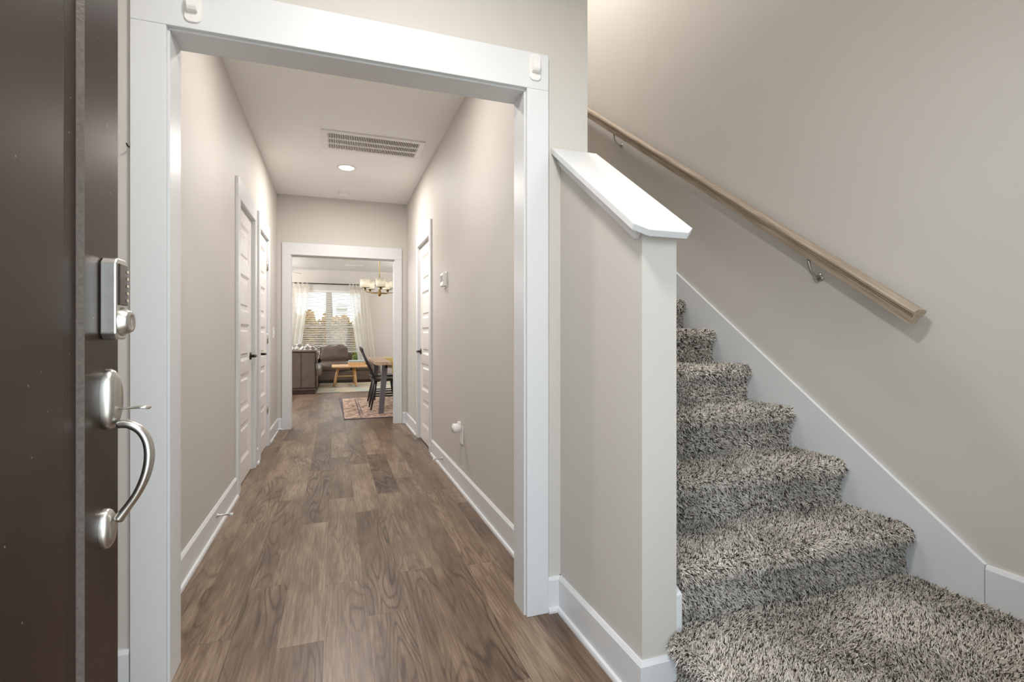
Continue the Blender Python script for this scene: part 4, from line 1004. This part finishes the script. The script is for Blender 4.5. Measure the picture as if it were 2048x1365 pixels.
# curtain rod, curtains, blind
RZ = 2.390; RY = YW - 0.085
rod = thing('curtain_rod', 'thin black curtain rod above the living-room window', 'curtain rod', (-0.1, RY, RZ))
MB().tube([(-1.30, RY, RZ), (0.96, RY, RZ)], 0.011, 12).build('pole', M['black_metal'], rod)
for x in (-1.32, 0.98): MB().lathe([(0, -0.022), (0.016, -0.014), (0.021, 0), (0.016, 0.014), (0, 0.022)], (x, RY, RZ), 'x', 14).build('finial', M['black_metal'], rod)
for x in (-1.22, 0.90): MB().tube([(x, YW, RZ - 0.01), (x, RY, RZ - 0.01)], 0.007, 8).build('bracket', M['black_metal'], rod)
def curtain(label, top, mid, bot, tabs, seed):
    """top/mid/bot: (x0, x1) of the cloth at the top, at z 1.35 and at the floor."""
    t = thing('sheer_curtain', label, 'curtain', ((top[0] + top[1]) / 2, RY, 0.03), 'white tab-top sheer curtains')
    z1, z0 = RZ - 0.115, 0.03
    def fn(u, v):
        z = z0 + (z1 - z0) * v
        def q(i):
            if z > 1.35: f = (z - 1.35) / (z1 - 1.35); return mid[i] + (top[i] - mid[i]) * f
            f = (z - z0) / (1.35 - z0); return bot[i] + (mid[i] - bot[i]) * f
        x = q(0) + (q(1) - q(0)) * u
        amp = 0.022 * (0.5 + 0.5 * min(1, (z1 - z) / 0.4)) + 0.004
        y = RY + amp * math.sin(u * 2 * PI * 5.5 + seed + 0.5 * math.sin(z * 2.1)) + 0.012 * math.sin(u * 31 + z * 1.7)
        x += 0.012 * math.sin(u * 2 * PI * 5.5 + 1.2 + seed)
        return (x, y, z + 0.012 * math.sin(u * 2 * PI * tabs) * (v > 0.97))
    mb = MB(); mb.grid(fn, 90, 40); o = mb.build('cloth', M['sheer'], t)
    for k in range(tabs):
        x = top[0] + (top[1] - top[0]) * (k + 0.25) / tabs
        mb = MB(); loop = []
        for i in range(13): a = -PI / 2 + 2 * PI * i / 12; loop.append((x, RY + 0.017 * math.cos(a), (RZ + 0.017 * math.sin(a)) if math.sin(a) > -0.2 else RZ - 0.125))
        n0 = len(loop); vs = [(p[0] - 0.020, p[1], p[2]) for p in loop] + [(p[0] + 0.020, p[1], p[2]) for p in loop]
        mb.add(vs, [(i, i + 1, n0 + i + 1, n0 + i) for i in range(n0 - 1)], True); mb.build('tab', M['sheer'], t)
curtain('white sheer tab-top curtain on the left of the window above the sofa', (-1.18, -0.575), (-1.22, -0.70), (-1.30, -0.86), 6, 0.4)
curtain('white sheer tab-top curtain on the right of the window behind the dining chairs', (0.325, 0.79), (0.42, 0.88), (0.60, 1.02), 6, 1.9)
bl = thing('window_blind', 'white horizontal slat blind lowered over the living-room window', 'blind', (-0.155, YW + 0.012, WZ1))
bx0, bx1 = WX0 + 0.01, WX1 - 0.01; by = YW + 0.012
MB().box(bx0, bx1, by - 0.03, by + 0.03, WZ1 - 0.055, WZ1 - 0.002, 0.003, 1).build('headrail', M['slat'], bl)
mb = MB(); zz = WZ1 - 0.085
while zz > 0.72:
    c, s_ = math.cos(0.40), math.sin(0.40); w2, th2 = 0.025, 0.0014
    q = [(-w2 * c, -w2 * s_ - th2), (0, 0.003 - th2), (w2 * c, w2 * s_ - th2), (w2 * c, w2 * s_ + th2), (0, 0.003 + th2), (-w2 * c, -w2 * s_ + th2)]
    mb.prism([(by + a, zz + b) for a, b in q], 'x', bx0, bx1); zz -= 0.0445
mb.build('slats', M['slat'], bl)
MB().box(bx0, bx1, by - 0.027, by + 0.027, zz + 0.004, zz + 0.024, 0.003, 1).build('bottom_rail', M['slat'], bl)
for x in (-0.80, -0.42, 0.12, 0.50): MB().tube([(x, by - 0.027, zz + 0.01), (x, by - 0.027, WZ1 - 0.05)], 0.0012, 6).build('cord', M['slat'], bl)

# ceiling fan
FX, FY, FZ_ = -1.02, 11.3, 2.46
fan = thing('ceiling_fan', 'white ceiling fan over the sofas, blade tip showing past the casing', 'ceiling fan', (FX, FY, H))
MB().lathe([(0, 0), (0.07, 0), (0.06, -0.05), (0, -0.05)], (FX, FY, H), 'z', 24).build('canopy', M['fan_white'], fan)
MB().tube([(FX, FY, H - 0.04), (FX, FY, FZ_ + 0.05)], 0.012, 10).build('downrod', M['fan_white'], fan)
MB().lathe([(0, 0.07), (0.07, 0.065), (0.11, 0.03), (0.11, -0.03), (0.08, -0.07), (0, -0.08)], (FX, FY, FZ_), 'z', 28).build('motor', M['fan_white'], fan)
for k in range(5):
    a = math.radians(-8 + 72 * k); mb = MB(); R3 = Matrix.Rotation(a, 3, 'Z') @ Matrix.Rotation(0.2, 3, 'X')
    pts_ = [(0.10, -0.045), (0.20, -0.062), (0.60, -0.070), (0.655, -0.05), (0.665, 0.0), (0.655, 0.05), (0.60, 0.070), (0.20, 0.062), (0.10, 0.045)]
    vs = [(R3 @ Vector((p[0], p[1], z)) + Vector((FX, FY, FZ_)))[:] for z in (-0.004, 0.004) for p in pts_]; n9 = len(pts_)
    mb.add(vs, [tuple(range(n9 - 1, -1, -1)), tuple(range(n9, 2 * n9))] + [(i, (i + 1) % n9, n9 + (i + 1) % n9, n9 + i) for i in range(n9)])
    mb.build('blade', M['fan_white'], fan)
# ceiling register by the window
rx, ry = 0.42, 12.35
t = thing('ceiling_register', 'narrow white air register on the living-room ceiling', 'vent', (rx, ry, H))
MB().box(rx - 0.19, rx + 0.19, ry - 0.09, ry + 0.09, H - 0.010, H, 0.002, 1).build('frame', M['plastic'], t)
MB().box(rx - 0.16, rx + 0.16, ry - 0.06, ry + 0.06, H - 0.0115, H - 0.0095).build('backing', M['grille_dark'], t)
mb = MB()
for i in range(8): mb.prism([(ry - 0.056 + i * 0.015, H - 0.0125), (ry - 0.050 + i * 0.015, H - 0.0125), (ry - 0.052 + i * 0.015, H - 0.0115), (ry - 0.058 + i * 0.015, H - 0.0115)], 'x', rx - 0.16, rx + 0.16)
mb.build('louvre', M['plastic'], t)

# ================================================================== OUTSIDE
struct(MB().box(-25, 25, 13.6, 60, -0.35, -0.25).build('ground_lawn', M['lawn']), 'lawn behind the house', 'ground')
struct(MB().box(-25, 25, -30, -0.05, -0.25, -0.13).build('ground_front', M['concrete']), 'paved ground before the front door', 'ground')
def leaves(name, mat, parent, blobs, n, size):
    """leaf quads scattered through ellipsoids (cx,cy,cz,rx,ry,rz)."""
    vol = np.array([b[3] * b[4] * b[5] for b in blobs]); idx = RNG.choice(len(blobs), n, p=vol / vol.sum()); B = np.array(blobs)[idx]
    d = RNG.normal(0, 1, (n, 3)); d /= np.linalg.norm(d, axis=1)[:, None]; rr_ = RNG.uniform(0.35, 1.0, n) ** 0.5
    P = B[:, :3] + d * rr_[:, None] * B[:, 3:]
    a = RNG.normal(0, 1, (n, 3)); a /= np.linalg.norm(a, axis=1)[:, None]; b = np.cross(a, RNG.normal(0, 1, (n, 3))); b /= np.linalg.norm(b, axis=1)[:, None]
    s = size * RNG.uniform(0.6, 1.3, n)[:, None]
    V = np.stack([P - a * s, P + b * s * 0.5, P + a * s, P - b * s * 0.5], 1).reshape(-1, 3)
    mb = MB(); mb.v = [tuple(v) for v in V]; mb.f = [(4 * i, 4 * i + 1, 4 * i + 2, 4 * i + 3) for i in range(n)]; mb.s = [False] * n
    return mb.build(name, mat, parent)
def shrub(x, y, w, h, mat, label, n=5200):
    t = thing('shrub', label, 'shrub', (x, y, -0.25), 'shrubs along the back of the lawn')
    MB().tube([(x, y, -0.26), (x + 0.05, y, h * 0.5)], [0.06, 0.03], 8).build('stem', M['bark'], t)
    blobs = [(x + random.uniform(-w, w) * 0.24, y + random.uniform(-.3, .3), -0.2 + h * random.uniform(0.25, 0.72), w * 0.26, 0.5, h * 0.30) for _ in range(7)]
    leaves('foliage', mat, t, blobs, n, 0.085)
SHRUBS = [(-3.3, 22.2, 1.02, 2.35, 'leaf_gold', 'golden autumn shrub at the left end of the shrub row beyond the window'),
    (-2.2, 21.8, 1.02, 2.30, 'leaf_gold', 'golden autumn shrub behind the left curtain'),
    (-1.1, 22.0, 1.02, 2.38, 'leaf_gold', 'golden autumn shrub seen through the left sash of the window'),
    (0.0, 21.8, 1.02, 2.28, 'leaf_gold', 'golden autumn shrub just right of the window mullion'),
    (1.1, 22.1, 1.02, 2.36, 'leaf_gold', 'golden autumn shrub beside the right curtain edge'),
    (2.2, 21.9, 1.02, 2.30, 'leaf_gold', 'golden autumn shrub at the right end of the shrub row beyond the window'),
    (-1.7, 19.0, 1.2, 1.0, 'leaf_green', 'low yellow-green shrub on the lawn before the left sash'),
    (-0.3, 18.8, 1.2, 0.95, 'leaf_green', 'low yellow-green shrub on the lawn behind the mullion'),
    (1.1, 19.0, 1.2, 1.0, 'leaf_green', 'low yellow-green shrub on the lawn before the right sash')]
SHRUBS += [(-2.75, 23.5, 1.02, 2.42, 'leaf_gold', 'golden autumn shrub in the rear row, leftmost'), (-1.65, 23.6, 1.02, 2.40, 'leaf_gold', 'golden autumn shrub in the rear row behind the left sash'),
    (-0.55, 23.5, 1.02, 2.45, 'leaf_gold', 'golden autumn shrub in the rear row left of the tree trunk'), (0.55, 23.6, 1.02, 2.42, 'leaf_gold', 'golden autumn shrub in the rear row behind the right sash'),
    (1.65, 23.5, 1.02, 2.40, 'leaf_gold', 'golden autumn shrub in the rear row, rightmost')]
for x, y, w, h, mt, lb in SHRUBS: shrub(x, y, w, h, M[mt], lb)
tr = thing('tree', 'green leafy tree behind the shrubs outside the window', 'tree', (-0.28, 25.2, -0.25))
MB().tube([(-0.28, 25.2, -0.3), (-0.26, 25.2, 2.0), (-0.30, 25.1, 4.2)], [0.20, 0.16, 0.10], 10).build('trunk', M['bark'], tr)
leaves('crown', M['leaf_green'], tr, [(-0.4, 25.2, 4.5, 1.0, 1.0, 0.9), (-1.3, 25.0, 4.15, 0.8, 0.8, 0.55), (0.3, 25.3, 4.2, 0.7, 0.8, 0.5)], 4200, 0.10)
hs_ = thing('neighbouring_house', 'grey sided house beyond the shrubs outside the window', 'house', (0.45, 40.0, -0.25))
MB().box(0.05, 0.85, 40.0, 46.0, -0.25, 3.15).build('wall', M['siding'], hs_)
MB().prism([(0.03, 3.15), (0.87, 3.15), (0.87, 3.45), (0.45, 3.60), (0.03, 3.45)], 'y', 39.8, 46.2).build('roof', M['shingle'], hs_)
MB().box(0.3, 0.6, 39.97, 40.0, 1.6, 2.2).build('window', M['black_glass'], hs_)
